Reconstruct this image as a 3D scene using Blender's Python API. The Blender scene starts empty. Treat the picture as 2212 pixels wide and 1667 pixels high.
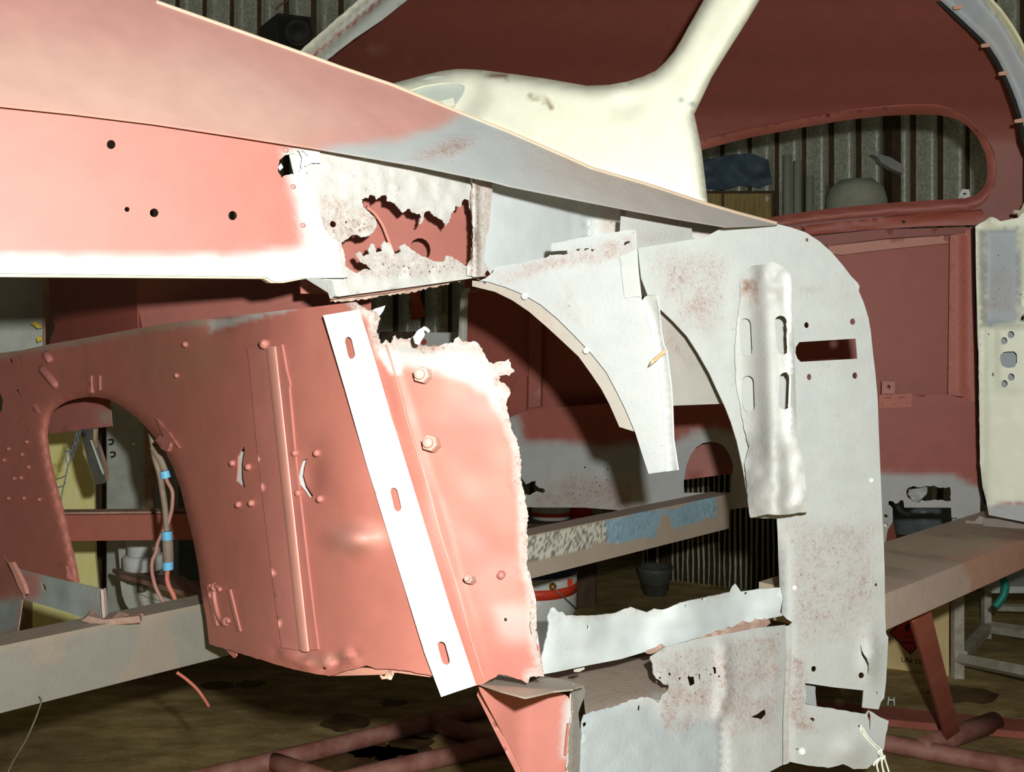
import bpy, math, random
import numpy as np
from mathutils import Vector, geometry

# ------------------------------------------------------------------ frame, camera, light
F, CX, HY, CZ = 2150.0, 1106.0, 720.0, 1.15      # focal length in px (2212 wide), optical centre, eye height (m)
sc = bpy.context.scene
col = sc.collection

cam_d = bpy.data.cameras.new('camera'); cam = bpy.data.objects.new('camera', cam_d); col.objects.link(cam)
cam.location = (0, 0, CZ); cam.rotation_euler = (math.pi/2, 0, 0)
cam_d.sensor_width = 36; cam_d.lens = F/2212*36
cam_d.shift_x = 0.0; cam_d.shift_y = -(1667/2 - HY)/2212
cam_d.clip_start = .05
sc.camera = cam

w = bpy.data.worlds.new('shed_air'); sc.world = w; w.use_nodes = True
w.node_tree.nodes['Background'].inputs[0].default_value = (1.0, .92, .74, 1)
w.node_tree.nodes['Background'].inputs[1].default_value = .038

fl = bpy.data.lights.new('camera_flash', 'POINT'); fl.energy = 154; fl.color = (.97, 1.0, .97); fl.shadow_soft_size = .014
flo = bpy.data.objects.new('camera_flash', fl); col.objects.link(flo)
flo.location = (.075, .01, CZ+.085)

sc.view_settings.view_transform = 'Standard'; sc.view_settings.look = 'None'
sc.view_settings.exposure = 0.0; sc.view_settings.gamma = 1.0; sc.view_settings.use_curve_mapping = False

# ------------------------------------------------------------------ helpers
def S(r, g, b):
    f = lambda v: (v/255/12.92) if v <= 10 else ((v/255+.055)/1.055)**2.4
    return (f(r), f(g), f(b))
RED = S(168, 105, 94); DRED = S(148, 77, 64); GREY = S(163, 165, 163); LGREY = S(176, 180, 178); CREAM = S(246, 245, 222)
WHITE = S(228, 230, 226); TAN = S(176, 160, 140); BLUE = S(120, 155, 172); DUST = S(150, 138, 118); BLUEG = S(150, 162, 166)

def P(x, y, f):
    x = np.asarray(x, float); y = np.asarray(y, float); f = np.asarray(f, float)+0*x
    return np.stack([(x-CX)/F*f, f, CZ-(y-HY)/F*f], -1)
def V(x, y, f): return tuple(P(x, y, f))

CR = dict(A=(0,0,2.977), B=(540,0,2.977), C=(1100,0,2.977), V=(1480,0,2.977), E=(580,290,4.067), F=(1020,400,4.067), P=(0,560,4.067),
          U=(0,900,4.067), W=(0,1250,3.998), Q=(430,640,4.067), T=(430,1000,4.067), S=(430,1300,4.096), G=(780,640,4.067), R=(900,1000,4.067),
          O=(980,1300,4.424), I=(1250,480,4.067), J=(1250,850,4.067), N=(1400,1230,3.815), K=(1672,420,4.067), L=(1672,800,4.067), M=(1672,1180,3.422),
          X=(820,120,7.373), Y=(0,1200,8.333), Z=(80,900,3.969), H=(780,600,7.9), D=(1880,1030,6.663), BB=(2060,420,3.474))
def c(k, pts):
    x0, y0, s = CR[k]
    return [(x0+a/s, y0+b/s) for a, b in pts]

def D2(x1, f1, x2, f2):
    return lambda x, y: 1/(1/f1+(x-x1)/(x2-x1)*(1/f2-1/f1))
def D3(*p):
    A = np.array([[1, q[0], q[1]] for q in p], float); b = np.array([1/q[2] for q in p])
    k = np.linalg.solve(A, b)
    return lambda x, y: 1/(k[0]+k[1]*x+k[2]*y)
def DP(*p):
    xs = [q[0] for q in p]; fs = [1/q[1] for q in p]
    return lambda x, y: 1/np.interp(x, xs, fs)
def DC(f): return lambda x, y: f+0*x
def off(d, o): return lambda x, y: d(x, y)+o
def PD(d, x, y): return tuple(P(x, y, d(np.float64(x), np.float64(y))))

def hsh(i, j, s): 
    v = np.sin(i*127.1+j*311.7+s*74.7)*43758.5453
    return v-np.floor(v)
def noise(x, y, sc_, seed=0):
    x = np.asarray(x, float)/sc_; y = np.asarray(y, float)/sc_
    i = np.floor(x); j = np.floor(y); u = x-i; v = y-j
    u = u*u*(3-2*u); v = v*v*(3-2*v)
    return (hsh(i,j,seed)*(1-u)*(1-v)+hsh(i+1,j,seed)*u*(1-v)+hsh(i,j+1,seed)*(1-u)*v+hsh(i+1,j+1,seed)*u*v)*2-1

def densify(pts, step):
    out = []
    n = len(pts)
    for k in range(n):
        a = pts[k]; b = pts[(k+1) % n]
        m = max(1, int(math.hypot(b[0]-a[0], b[1]-a[1])/step))
        for t in range(m): out.append((a[0]+(b[0]-a[0])*t/m, a[1]+(b[1]-a[1])*t/m))
    return out
def rag(pts, amp=3, seg=5, seed=0):
    r = random.Random(seed); out = []
    for k in range(len(pts)-1):
        a, b = pts[k], pts[k+1]; L = math.hypot(b[0]-a[0], b[1]-a[1]); m = max(1, int(L/seg))
        nx, ny = (-(b[1]-a[1])/max(L, .01), (b[0]-a[0])/max(L, .01))
        for t in range(m):
            o = r.uniform(-amp, amp) if t else r.uniform(-amp, amp)*.3
            out.append((a[0]+(b[0]-a[0])*t/m+nx*o, a[1]+(b[1]-a[1])*t/m+ny*o))
    out.append(pts[-1]); return out
def spl(pts, n=6):
    out = []; p = [pts[0]]+list(pts)+[pts[-1]]
    for i in range(1, len(p)-2):
        for t in range(n):
            u = t/n; q = []
            for d in range(len(p[0])):
                a, b, c_, e = p[i-1][d], p[i][d], p[i+1][d], p[i+2][d]
                q.append(.5*(2*b+(c_-a)*u+(2*a-5*b+4*c_-e)*u*u+(3*b-a-3*c_+e)*u**3))
            out.append(tuple(q))
    out.append(tuple(pts[-1])); return out
def circ(x, y, r, ry=None, n=14, ph=0):
    ry = ry or r
    return [(x+r*math.cos(ph+2*math.pi*k/n), y+ry*math.sin(ph+2*math.pi*k/n)) for k in range(n)]
def slot(x, y, w_, h, ang=0, n=7):
    r = w_/2; s = h/2-r; a = math.radians(ang); out = []
    for k in range(n+1): t = math.pi+math.pi*k/n; out.append((r*math.cos(t), -s+r*math.sin(t)))
    for k in range(n+1): t = math.pi*k/n; out.append((r*math.cos(t), s+r*math.sin(t)))
    return [(x+p*math.cos(a)-q*math.sin(a), y+p*math.sin(a)+q*math.cos(a)) for p, q in out]
def rect(x0, y0, x1, y1): return [(x0,y0),(x1,y0),(x1,y1),(x0,y1)]
def inside(x, y, poly):
    q = np.asarray(poly, float); r = np.zeros(x.shape, bool)
    xj, yj = q[-1]
    for xi, yi in q:
        if yi != yj:
            r ^= ((yi > y) != (yj > y)) & (x < (xj-xi)*(y-yi)/(yj-yi)+xi)
        xj, yj = xi, yi
    return r
def pdist(x, y, pts, closed=True):
    q = np.asarray(pts, float); d = np.full(x.shape, 1e9)
    n = len(q)
    for k in range(n if closed else n-1):
        a = q[k]; b = q[(k+1) % n]; e = b-a; L = max(e@e, 1e-9)
        t = np.clip(((x-a[0])*e[0]+(y-a[1])*e[1])/L, 0, 1)
        d = np.minimum(d, (x-a[0]-t*e[0])**2+(y-a[1]-t*e[1])**2)
    return np.sqrt(d)
def sst(e0, e1, v):
    t = np.clip((v-e0)/(e1-e0), 0, 1); return t*t*(3-2*t)
def opmask(op, x, y):
    if op[0] == 'p':
        d = pdist(x, y, op[1]); d = np.where(inside(x, y, op[1]), -d, d); s = op[2]
    else:
        d = pdist(x, y, op[1], False)-op[2]; s = op[3]
    d = d+noise(x, y, max(s*1.5, 9), 3)*s*(.6 if s < 9 else .22)+noise(x, y, max(s*.5, 5), 5)*s*(.25 if s < 9 else .06)
    return 1-sst(-s, s, d)
def specks(poly, n, r0, r1, seed):
    r = random.Random(seed); xs = [p[0] for p in poly]; ys = [p[1] for p in poly]; out = []
    for _ in range(n*60):
        if len(out) >= n: break
        x, y = r.uniform(min(xs), max(xs)), r.uniform(min(ys), max(ys))
        if inside(np.array([x]), np.array([y]), poly)[0] and pdist(np.array([x]), np.array([y]), poly)[0] > r1*1.6 and all(math.hypot(x-o[0], y-o[1]) > r1*3.5 for o in out): out.append((x, y))
    res = []
    for x, y in out:
        q = r.uniform(r0, r1); a = r.uniform(0, 3)
        res.append([(x+q*r.uniform(.6, 1.3)*math.cos(a+k*math.pi/3), y+1.25*q*r.uniform(.6, 1.3)*math.sin(a+k*math.pi/3)) for k in range(6)])
    return res

# ------------------------------------------------------------------ materials (all procedural)
MATS = {}
def nodes(name):
    m = bpy.data.materials.new(name); m.use_nodes = True; t = m.node_tree
    b = t.nodes['Principled BSDF']; return m, t, b
def noise_node(t, scale, detail=3, rough=.55, coord='Object', stretch=None):
    tc = t.nodes.new('ShaderNodeTexCoord'); n = t.nodes.new('ShaderNodeTexNoise'); n.inputs['Scale'].default_value = scale
    n.inputs['Detail'].default_value = detail; n.inputs['Roughness'].default_value = rough
    if stretch:
        mp = t.nodes.new('ShaderNodeMapping'); mp.inputs['Scale'].default_value = stretch
        t.links.new(tc.outputs[coord], mp.inputs[0]); t.links.new(mp.outputs[0], n.inputs['Vector'])
    else: t.links.new(tc.outputs[coord], n.inputs['Vector'])
    return n
def mrange(t, src, a, b, c_, d):
    m = t.nodes.new('ShaderNodeMapRange'); t.links.new(src, m.inputs[0])
    for i, v in enumerate((a, b, c_, d)): m.inputs[i+1].default_value = v
    return m.outputs[0]
def math_(t, op, a, b=None):
    m = t.nodes.new('ShaderNodeMath'); m.operation = op
    for i, v in enumerate((a, b)):
        if v is None: continue
        if isinstance(v, (int, float)): m.inputs[i].default_value = v
        else: t.links.new(v, m.inputs[i])
    return m.outputs[0]
def mixc(t, fac, a, b, blend='MIX'):
    m = t.nodes.new('ShaderNodeMix'); m.data_type = 'RGBA'; m.blend_type = blend
    for i, v in ((0, fac), (6, a), (7, b)):
        if isinstance(v, (int, float)): m.inputs[i].default_value = v
        elif isinstance(v, tuple): m.inputs[i].default_value = v+(1,)
        else: t.links.new(v, m.inputs[i])
    return m.outputs[2]
def bump(t, b, h, strength, dist=.002):
    n = t.nodes.new('ShaderNodeBump'); n.inputs['Strength'].default_value = strength; n.inputs['Distance'].default_value = dist
    t.links.new(h, n.inputs['Height']); t.links.new(n.outputs[0], b.inputs['Normal'])

def paint_material(name, rough, spec):
    m, t, b = nodes(name)
    at = t.nodes.new('ShaderNodeAttribute'); at.attribute_name = 'paint'
    n1 = noise_node(t, 26, 3); n2 = noise_node(t, 620, 4, .75); n3 = noise_node(t, 800, 2); n4 = noise_node(t, 170, 5, .7); n5 = noise_node(t, 38, 5, .65)
    mot = mrange(t, n1.outputs['Fac'], .25, .75, .93, 1.06)
    cl = mixc(t, 1.0, at.outputs['Color'], mot, 'MULTIPLY')
    k = math_(t, 'ADD', math_(t, 'MULTIPLY', n2.outputs['Fac'], .6), math_(t, 'MULTIPLY', n4.outputs['Fac'], .4))
    al = math_(t, 'MULTIPLY', at.outputs['Alpha'], mrange(t, n5.outputs['Fac'], .3, .7, .45, 1.1))
    k = math_(t, 'ADD', k, math_(t, 'MULTIPLY', al, .26))
    rm = mrange(t, k, .64, .8, 0, 1)
    rc = mixc(t, n3.outputs['Fac'], S(120, 74, 62), S(160, 120, 106))
    cl = mixc(t, math_(t, 'MULTIPLY', al, .36), cl, S(178, 152, 140))
    cl = mixc(t, math_(t, 'MULTIPLY', rm, .7), cl, rc)
    dk = math_(t, 'ADD', n4.outputs['Fac'], math_(t, 'MULTIPLY', al, .13))
    cl = mixc(t, mrange(t, dk, .715, .775, 0, .78), cl, S(104, 76, 66))
    t.links.new(cl, b.inputs['Base Color'])
    b.inputs['Roughness'].default_value = rough; b.inputs['Specular IOR Level'].default_value = spec
    hh = math_(t, 'ADD', math_(t, 'MULTIPLY', n3.outputs['Fac'], .25), math_(t, 'MULTIPLY', math_(t, 'MULTIPLY', n4.outputs['Fac'], at.outputs['Alpha']), 4.5))
    bump(t, b, hh, .35, .0018)
    MATS[name] = m
paint_material('primer', .52, .35)
paint_material('gloss_paint', .3, .5)
paint_material('satin_paint', .36, .9)

def smat(name, c1, c2=None, scale=20, rough=.6, metal=0, bmp=.15, stretch=None, detail=4, lo=.35, hi=.65, spec=.4):
    m, t, b = nodes(name); n = noise_node(t, scale, detail, .6, stretch=stretch)
    t.links.new(mixc(t, mrange(t, n.outputs['Fac'], lo, hi, 0, 1), c1, c2 or c1), b.inputs['Base Color'])
    b.inputs['Roughness'].default_value = rough; b.inputs['Metallic'].default_value = metal; b.inputs['Specular IOR Level'].default_value = spec
    if bmp: bump(t, b, n.outputs['Fac'], bmp, .002)
    MATS[name] = m; return m

# ------------------------------------------------------------------ object builders
ORG = {}
def finish(name, verts, faces, mat, parent=None, smooth=False, paint=None, **props):
    v = np.asarray(verts, float)
    if parent is not None:
        o0 = np.array(ORG[parent.name])
    else:
        lo, hi = v.min(0), v.max(0); o0 = np.array([(lo[0]+hi[0])/2, (lo[1]+hi[1])/2, lo[2]])
    me = bpy.data.meshes.new(name); me.from_pydata((v-o0).tolist(), [], [tuple(int(i) for i in f) for f in faces]); me.update()
    o = bpy.data.objects.new(name, me); col.objects.link(o)
    if parent is not None: o.parent = parent; ORG[o.name] = tuple(o0)
    else: o.location = o0; ORG[o.name] = tuple(o0)
    me.materials.append(MATS[mat] if isinstance(mat, str) else mat)
    if smooth is True: me.polygons.foreach_set('use_smooth', [True]*len(me.polygons))
    elif smooth is not False: me.polygons.foreach_set('use_smooth', list(smooth))
    if paint is not None:
        a = me.color_attributes.new('paint', 'FLOAT_COLOR', 'POINT'); a.data.foreach_set('color', np.asarray(paint, np.float32).ravel())
    tag(o, **props); return o
def tag(o, label=None, cat=None, group=None, kind=None):
    if label: o['label'] = label
    if cat: o['category'] = cat
    if group: o['group'] = group
    if kind: o['kind'] = kind
def thing(name, loc, label, cat, group=None):
    o = bpy.data.objects.new(name, None); col.objects.link(o); o.location = loc; o.empty_display_size = .1
    ORG[o.name] = tuple(loc); tag(o, label, cat, group); return o

def panel(name, outer, depth, holes=(), th=.0016, step=14, base=GREY, paint=(), rust=(), relief=None, rnd=None, parent=None,
          mat='primer', crumple=None, bstep=None, **props):
    bs = bstep or step
    loops = [densify(outer, bs)]+[densify(h, min(bs, 6)) for h in holes]
    pts = []; edges = []
    for lp in loops:
        n0 = len(pts); pts += lp; edges += [(n0+k, n0+(k+1) % len(lp)) for k in range(len(lp))]
    xs = np.array([p[0] for p in loops[0]]); ys = np.array([p[1] for p in loops[0]])
    gy = np.arange(ys.min()+step*.5, ys.max(), step*.87)
    G = []
    for r, y in enumerate(gy):
        gx = np.arange(xs.min()+(step*.5 if r % 2 else step*.1), xs.max(), step)
        G.append(np.stack([gx+.013*r, np.full_like(gx, y)], 1))
    G = np.concatenate(G) if G else np.zeros((0, 2))
    if len(G):
        ok = inside(G[:, 0], G[:, 1], loops[0])
        for h in loops[1:]: ok &= ~inside(G[:, 0], G[:, 1], h)
        G = G[ok]
    if len(G):
        d = np.full(len(G), 1e9)
        for lp in loops: d = np.minimum(d, pdist(G[:, 0], G[:, 1], lp))
        G = G[d > step*.42]
    allp = [Vector(p) for p in pts]+[Vector((float(a), float(b))) for a, b in G]
    vo, eo, fo, *_ = geometry.delaunay_2d_cdt(allp, edges, [], 0, 1e-4)
    v2 = np.array([(p[0], p[1]) for p in vo]); fo = np.array([f for f in fo if len(f) == 3])
    ce = v2[fo].mean(1); ok = inside(ce[:, 0], ce[:, 1], loops[0])
    for h in loops[1:]: ok &= ~inside(ce[:, 0], ce[:, 1], h)
    fo = fo[ok]
    used = np.unique(fo); mp = -np.ones(len(v2), int); mp[used] = np.arange(len(used)); v2 = v2[used]; fo = mp[fo]
    x, y = v2[:, 0], v2[:, 1]
    f = depth(x, y)+0*x
    if relief is not None: f = f-relief(x, y)
    if rnd:
        d = pdist(x, y, loops[0] if len(rnd) < 3 else rnd[2], len(rnd) < 3)
        u = np.clip(1-d/rnd[0], 0, 1); f = f+rnd[1]*(1-np.sqrt(np.clip(1-u*u, 0, 1)))
    if crumple:
        f = f-crumple[0]*(noise(x, y, crumple[1], 7)+.5*noise(x, y, crumple[1]*.45, 8))
    v3 = P(x, y, f)
    a, b, c_ = v3[fo[:, 0]], v3[fo[:, 1]], v3[fo[:, 2]]
    nr = np.cross(b-a, c_-a); ctr = (a+b+c_)/3-np.array([0, 0, CZ])
    flip = (nr*ctr).sum(1) > 0
    fo[flip] = fo[flip][:, ::-1]; nr[flip] *= -1
    vn = np.zeros_like(v3)
    for k in range(3): np.add.at(vn, fo[:, k], nr)
    vn /= np.maximum(np.linalg.norm(vn, axis=1, keepdims=True), 1e-12)
    bk = v3-vn*th
    n = len(v3)
    cnt = {}
    for t in fo.tolist():
        for k in range(3):
            e = (t[k], t[(k+1) % 3])
            if (e[1], e[0]) in cnt: cnt[(e[1], e[0])] = None
            else: cnt[e] = 1
    be = [e for e, q in cnt.items() if q]
    verts = np.concatenate([v3, bk]+([v3[[i for e in be for i in e]], bk[[i for e in be for i in e]]] if be else []))
    m = 2*len(be)
    faces = fo.tolist()+[[t[2]+n, t[1]+n, t[0]+n] for t in fo.tolist()]
    for k in range(len(be)): faces.append([2*n+2*k+1, 2*n+2*k, 2*n+m+2*k, 2*n+m+2*k+1])
    sm = [True]*(2*len(fo))+[False]*len(be)
    cl = np.ones((n, 4)); cl[:, :3] = base; cl[:, 3] = 0
    for op in paint:
        ka = opmask(op, x, y)*(op[-1] if isinstance(op[-1], float) else 1)
        cc = op[-2] if isinstance(op[-1], float) else op[-1]
        cl[:, :3] = cl[:, :3]*(1-ka[:, None])+np.array(cc)*ka[:, None]
    for op in rust: cl[:, 3] = np.maximum(cl[:, 3], opmask(op, x, y)*op[-1])
    cl = np.concatenate([cl, cl]+([cl[[i for e in be for i in e]]]*2 if be else []))
    if mat not in ('primer', 'gloss_paint', 'satin_paint'): cl = None
    return finish(name, verts, faces, mat, parent, sm, cl, **props)

class MB:
    def __init__(self): self.v = []; self.f = []
    def add(self, v, f):
        n = len(self.v); self.v += [tuple(map(float, q)) for q in v]; self.f += [[i+n for i in q] for q in f]; return self
    def box(self, lo, hi, rz=0, ch=.0):
        cx, cy = (lo[0]+hi[0])/2, (lo[1]+hi[1])/2; co, si = math.cos(rz), math.sin(rz); e = min(ch, .45*min(hi[i]-lo[i] for i in range(3)))
        pr = [(lo[0]+e, lo[1]), (hi[0]-e, lo[1]), (hi[0], lo[1]+e), (hi[0], hi[1]-e), (hi[0]-e, hi[1]), (lo[0]+e, hi[1]), (lo[0], hi[1]-e), (lo[0], lo[1]+e)] if e else [(lo[0],lo[1]),(hi[0],lo[1]),(hi[0],hi[1]),(lo[0],hi[1])]
        R = lambda p, z: (cx+(p[0]-cx)*co-(p[1]-cy)*si, cy+(p[0]-cx)*si+(p[1]-cy)*co, z)
        k = len(pr); v = [R(p, lo[2]) for p in pr]+[R(p, hi[2]) for p in pr]
        return self.add(v, [list(range(k))[::-1], list(range(k, 2*k))]+[[i, (i+1) % k, k+(i+1) % k, k+i] for i in range(k)])
    def bar(self, a, b, w_, h, up=(0, 0, 1)):       # square bar from a to b
        a, b = Vector(a), Vector(b); d = (b-a).normalized(); s = d.cross(Vector(up)).normalized(); u = s.cross(d).normalized()
        v = [p+s*sx*w_/2+u*sz*h/2 for p in (a, b) for sx, sz in ((-1,-1),(1,-1),(1,1),(-1,1))]
        return self.add(v, [[3,2,1,0],[4,5,6,7]]+[[i, (i+1) % 4, 4+(i+1) % 4, 4+i] for i in range(4)])
    def tube(self, pts, r, n=10, cap=True):
        p = [Vector(q) for q in pts]; ring = []; u = None
        for k, q in enumerate(p):
            d = (p[min(k+1, len(p)-1)]-p[max(k-1, 0)]).normalized()
            if u is None: u = d.orthogonal().normalized()
            u = (u-d*u.dot(d)).normalized(); s = d.cross(u); rr = r[k] if isinstance(r, (list, tuple)) else r
            ring += [q+(u*math.cos(2*math.pi*i/n)+s*math.sin(2*math.pi*i/n))*rr for i in range(n)]
        f = [[k*n+i, k*n+(i+1) % n, (k+1)*n+(i+1) % n, (k+1)*n+i] for k in range(len(p)-1) for i in range(n)]
        if cap: f += [list(range(n))[::-1], list(range((len(p)-1)*n, len(p)*n))]
        return self.add(ring, f)
    def lathe(self, prof, base, n=32, axis=None):      # prof [(r,z)]
        b = Vector(base); ax = Vector(axis).normalized() if axis else Vector((0, 0, 1)); u = ax.orthogonal().normalized(); s = ax.cross(u)
        v = [b+ax*z+(u*math.cos(2*math.pi*i/n)+s*math.sin(2*math.pi*i/n))*r for r, z in prof for i in range(n)]
        return self.add(v, [[k*n+i, k*n+(i+1) % n, (k+1)*n+(i+1) % n, (k+1)*n+i] for k in range(len(prof)-1) for i in range(n)])
    def build(self, name, mat, parent=None, smooth=False, **props):
        return finish(name, self.v, self.f, mat, parent, smooth, **props)
    def painted(self, name, rgb, parent=None, smooth=False, rust=.1, mat='primer', **props):
        return finish(name, self.v, self.f, mat, parent, smooth, [tuple(rgb)+(rust,)]*len(self.v), **props)

# ------------------------------------------------------------------ simple materials
smat('floor_dirt', S(96, 80, 44), S(150, 128, 82), 3.2, .85, bmp=.5, detail=8, lo=.3, hi=.72)
def floor_material():
    m = MATS['floor_dirt']; t = m.node_tree; b = t.nodes['Principled BSDF']
    n = noise_node(t, 1.7, 6, .7, stretch=(1, 1.6, 1)); n2 = noise_node(t, 11, 6, .7, stretch=(.6, 1.5, 1)); n3 = noise_node(t, 60, 3)
    a = mixc(t, mrange(t, n2.outputs['Fac'], .35, .68, 0, 1), S(138, 116, 66), S(196, 174, 118))
    a = mixc(t, mrange(t, n.outputs['Fac'], .42, .66, 0, .7), a, S(98, 74, 40))
    a = mixc(t, mrange(t, n3.outputs['Fac'], .66, .74, 0, .6), a, S(214, 198, 148))
    t.links.new(a, b.inputs['Base Color'])
floor_material()
smat('galvanised', S(196, 199, 178), S(248, 250, 234), 60, .5, .4, .05, detail=5)
smat('black_box', S(34, 33, 28), S(48, 46, 38), 30, .6)
smat('speaker_cloth', S(28, 27, 24), S(40, 38, 32), 200, .9)
smat('dark_wood', S(62, 48, 32), S(92, 72, 48), 14, .7, stretch=(4, 4, .6))
smat('timber', S(150, 126, 74), S(184, 160, 100), 12, .7, stretch=(6, 6, .5))
smat('plywood', S(250, 236, 132), S(255, 250, 190), 7, .65, stretch=(5, 5, .8), lo=.25, hi=.75)
smat('dark_sheet', S(74, 76, 70), S(96, 96, 88), 14, .6)
smat('grey_sheet', S(168, 172, 164), S(190, 192, 182), 14, .6)
smat('dusty_steel', S(112, 108, 96), S(142, 134, 116), 30, .75, bmp=.3, detail=6)
smat('brown_steel', S(150, 112, 90), S(176, 146, 122), 22, .7, bmp=.3, detail=6)
smat('red_oxide_tube', S(138, 84, 72), S(172, 122, 108), 16, .6, bmp=.3)
smat('red_oxide_flat', S(158, 84, 70), S(170, 98, 84), 12, .6)
smat('white_plastic', S(214, 216, 208), S(226, 228, 222), 14, .4, bmp=.03)
smat('white_tube', S(176, 168, 150), S(206, 200, 184), 24, .5)
smat('band_red', S(214, 62, 38), S(222, 74, 46), 20, .45, bmp=0)
smat('rim_blue', S(34, 40, 86), S(44, 52, 100), 20, .4, bmp=0)
smat('brass', S(150, 104, 48), S(176, 130, 66), 40, .4, .6)
smat('wire_steel', S(120, 118, 112), S(150, 148, 140), 60, .4, .6)
smat('cardboard', S(216, 190, 130), S(228, 206, 150), 9, .85, bmp=.05)
smat('label_red', S(206, 48, 44), S(214, 58, 52), 20, .5, bmp=0)
smat('print_black', S(40, 34, 28), None, 10, .8, bmp=0)
smat('hose_teal', S(24, 120, 110), S(32, 136, 124), 20, .45)
smat('cable_grey', S(112, 96, 82), S(132, 114, 98), 40, .6)
smat('cable_pink', S(150, 106, 92), S(166, 122, 108), 40, .6)
smat('cable_red', S(178, 98, 84), S(190, 112, 96), 40, .55)
smat('clip_blue', S(96, 168, 206), S(112, 184, 220), 20, .5)
smat('chain_blue', S(96, 112, 128), S(120, 134, 146), 60, .5, .4)
smat('string_white', S(222, 226, 210), S(236, 238, 226), 90, .8)
smat('weld_white', S(220, 222, 216), S(236, 236, 230), 60, .5)
smat('pale_drum', S(176, 180, 158), S(196, 198, 178), 12, .5)
smat('tint_blue', S(78, 98, 112), S(98, 116, 126), 9, .6)
smat('orange_plastic', S(212, 96, 60), S(224, 108, 72), 20, .5)
smat('dark_glass', S(96, 106, 108), S(120, 130, 130), 9, .3)
smat('bristle_pale', S(160, 158, 128), S(196, 194, 164), 30, .7)
smat('bristle_dark', S(60, 50, 38), S(80, 66, 48), 30, .8)
smat('yellow_lichen', S(206, 178, 52), S(226, 200, 84), 60, .8)
smat('oil', S(66, 46, 28), S(112, 88, 52), 14, .6, detail=6)
smat('rubber', S(24, 24, 22), S(38, 36, 32), 40, .6)

def fp(x, y, z=0.0):            # point at height z seen at picture position x, y
    f = (CZ-z)*F/(y-HY); return tuple(P(x, y, f))

# ------------------------------------------------------------------ setting
mb = MB(); n = 40
mb.v = [(-5+10*i/n, -1.2+6.6*j/n, .004*math.sin(i*1.3+j*.7)*0) for j in range(n+1) for i in range(n+1)]
mb.f = [[j*(n+1)+i, j*(n+1)+i+1, (j+1)*(n+1)+i+1, (j+1)*(n+1)+i] for j in range(n) for i in range(n)]
mb.build('floor', 'floor_dirt', kind='structure')
for k_, (x, y, rx, ry) in enumerate(((745, 1560, .07, .035), (880, 1612, .075, .04), (905, 1585, .05, .02), (800, 1618, .06, .03), (860, 1632, .07, .03), (760, 1645, .12, .05), (850, 1518, .04, .015), (470, 1480, .06, .02), (540, 1478, .05, .02), (1560, 1640, .1, .05), (2080, 1500, .12, .04))):
    p_ = fp(x, y); r_ = random.Random(k_); q_ = [r_.uniform(.75, 1.15) for _ in range(18)]
    MB().add([(p_[0]+rx*q_[i]*math.cos(i*math.pi/9), p_[1]+ry*2*q_[i]*math.sin(i*math.pi/9), .0012) for i in range(18)], [list(range(18))]).build('oil_stain', 'oil', bpy.data.objects['floor'])
WY = 5.2
wall = MB().box((-5, WY+.06, 0), (5, WY+.1, 3.6)).build('wall_back', 'dark_wood', kind='structure')
def corr_sheet(x0, k):
    mb = MB(); wv, pitch, amp, seg = 5, .144, .046, 18; N = wv*seg; yo = WY+(.004 if k % 2 else 0)
    xs = [x0+pitch*wv*i/N for i in range(N+1)]
    top = [(x, yo+.02-amp*math.sin(2*math.pi*(x-x0)/pitch)) for x in xs]
    v = [(x, y, z) for z in (0.0, 3.4) for x, y in top]+[(x, y+.002, z) for z in (0.0, 3.4) for x, y in top]
    M_ = N+1; f = [[i, i+1, M_+i+1, M_+i] for i in range(N)]+[[2*M_+i, 3*M_+i, 3*M_+i+1, 2*M_+i+1] for i in range(N)]
    return mb.add(v, f).build('corrugated_sheet', 'galvanised', wall, True)
for k in range(13): corr_sheet(-4.9+.72*k, k)

# ------------------------------------------------------------------ car body shell
car = thing('car_body', (.25, 1.5, .55), 'stripped rusty car body shell in red and grey primer with cream windscreen pillar', 'car')
body = dict(parent=car)

d_rail = D3((0, 226, .98), (1680, 484, 1.53), (340, 0, 1.19))
shelf = [(-160, -150), (0, -120), (339, 0), (652, 111), (740, 143), (849, 180), (977, 232), (1100, 281), (1190, 320), (1280, 360), (1400, 395), (1528, 437), (1600, 458), (1679, 479),
         (1681, 484), (1625, 487), (1570, 489), (1456, 470), (1350, 450), (1249, 430), (1100, 400), (1064, 390), (1030, 383), (900, 356), (691, 320), (500, 290), (336, 265), (160, 243), (0, 226), (-160, 208)]
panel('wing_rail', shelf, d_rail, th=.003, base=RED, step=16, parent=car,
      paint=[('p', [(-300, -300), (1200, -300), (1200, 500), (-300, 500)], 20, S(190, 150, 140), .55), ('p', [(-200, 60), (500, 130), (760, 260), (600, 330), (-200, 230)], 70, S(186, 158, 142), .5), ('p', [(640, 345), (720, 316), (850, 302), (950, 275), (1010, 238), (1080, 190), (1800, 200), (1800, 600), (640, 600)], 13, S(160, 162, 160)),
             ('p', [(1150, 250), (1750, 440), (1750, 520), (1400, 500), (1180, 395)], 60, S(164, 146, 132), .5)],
      rust=[('p', [(890, 345), (930, 315), (1000, 292), (1030, 300), (990, 335), (930, 350)], 14, 1.0), ('l', [(1090, 290), (1300, 375), (1500, 440)], 18, 14, .5), ('p', [(1100, 300), (1600, 470), (1300, 440), (1100, 390)], 40, .32)])

tp_ = [q for q in shelf[2:14]]
panel('rail_edge', tp_+[(x-1.2, y+3.4) for x, y in tp_[::-1]], off(d_rail, -.003), th=.004, base=S(222, 196, 168), step=14, parent=car)
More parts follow.
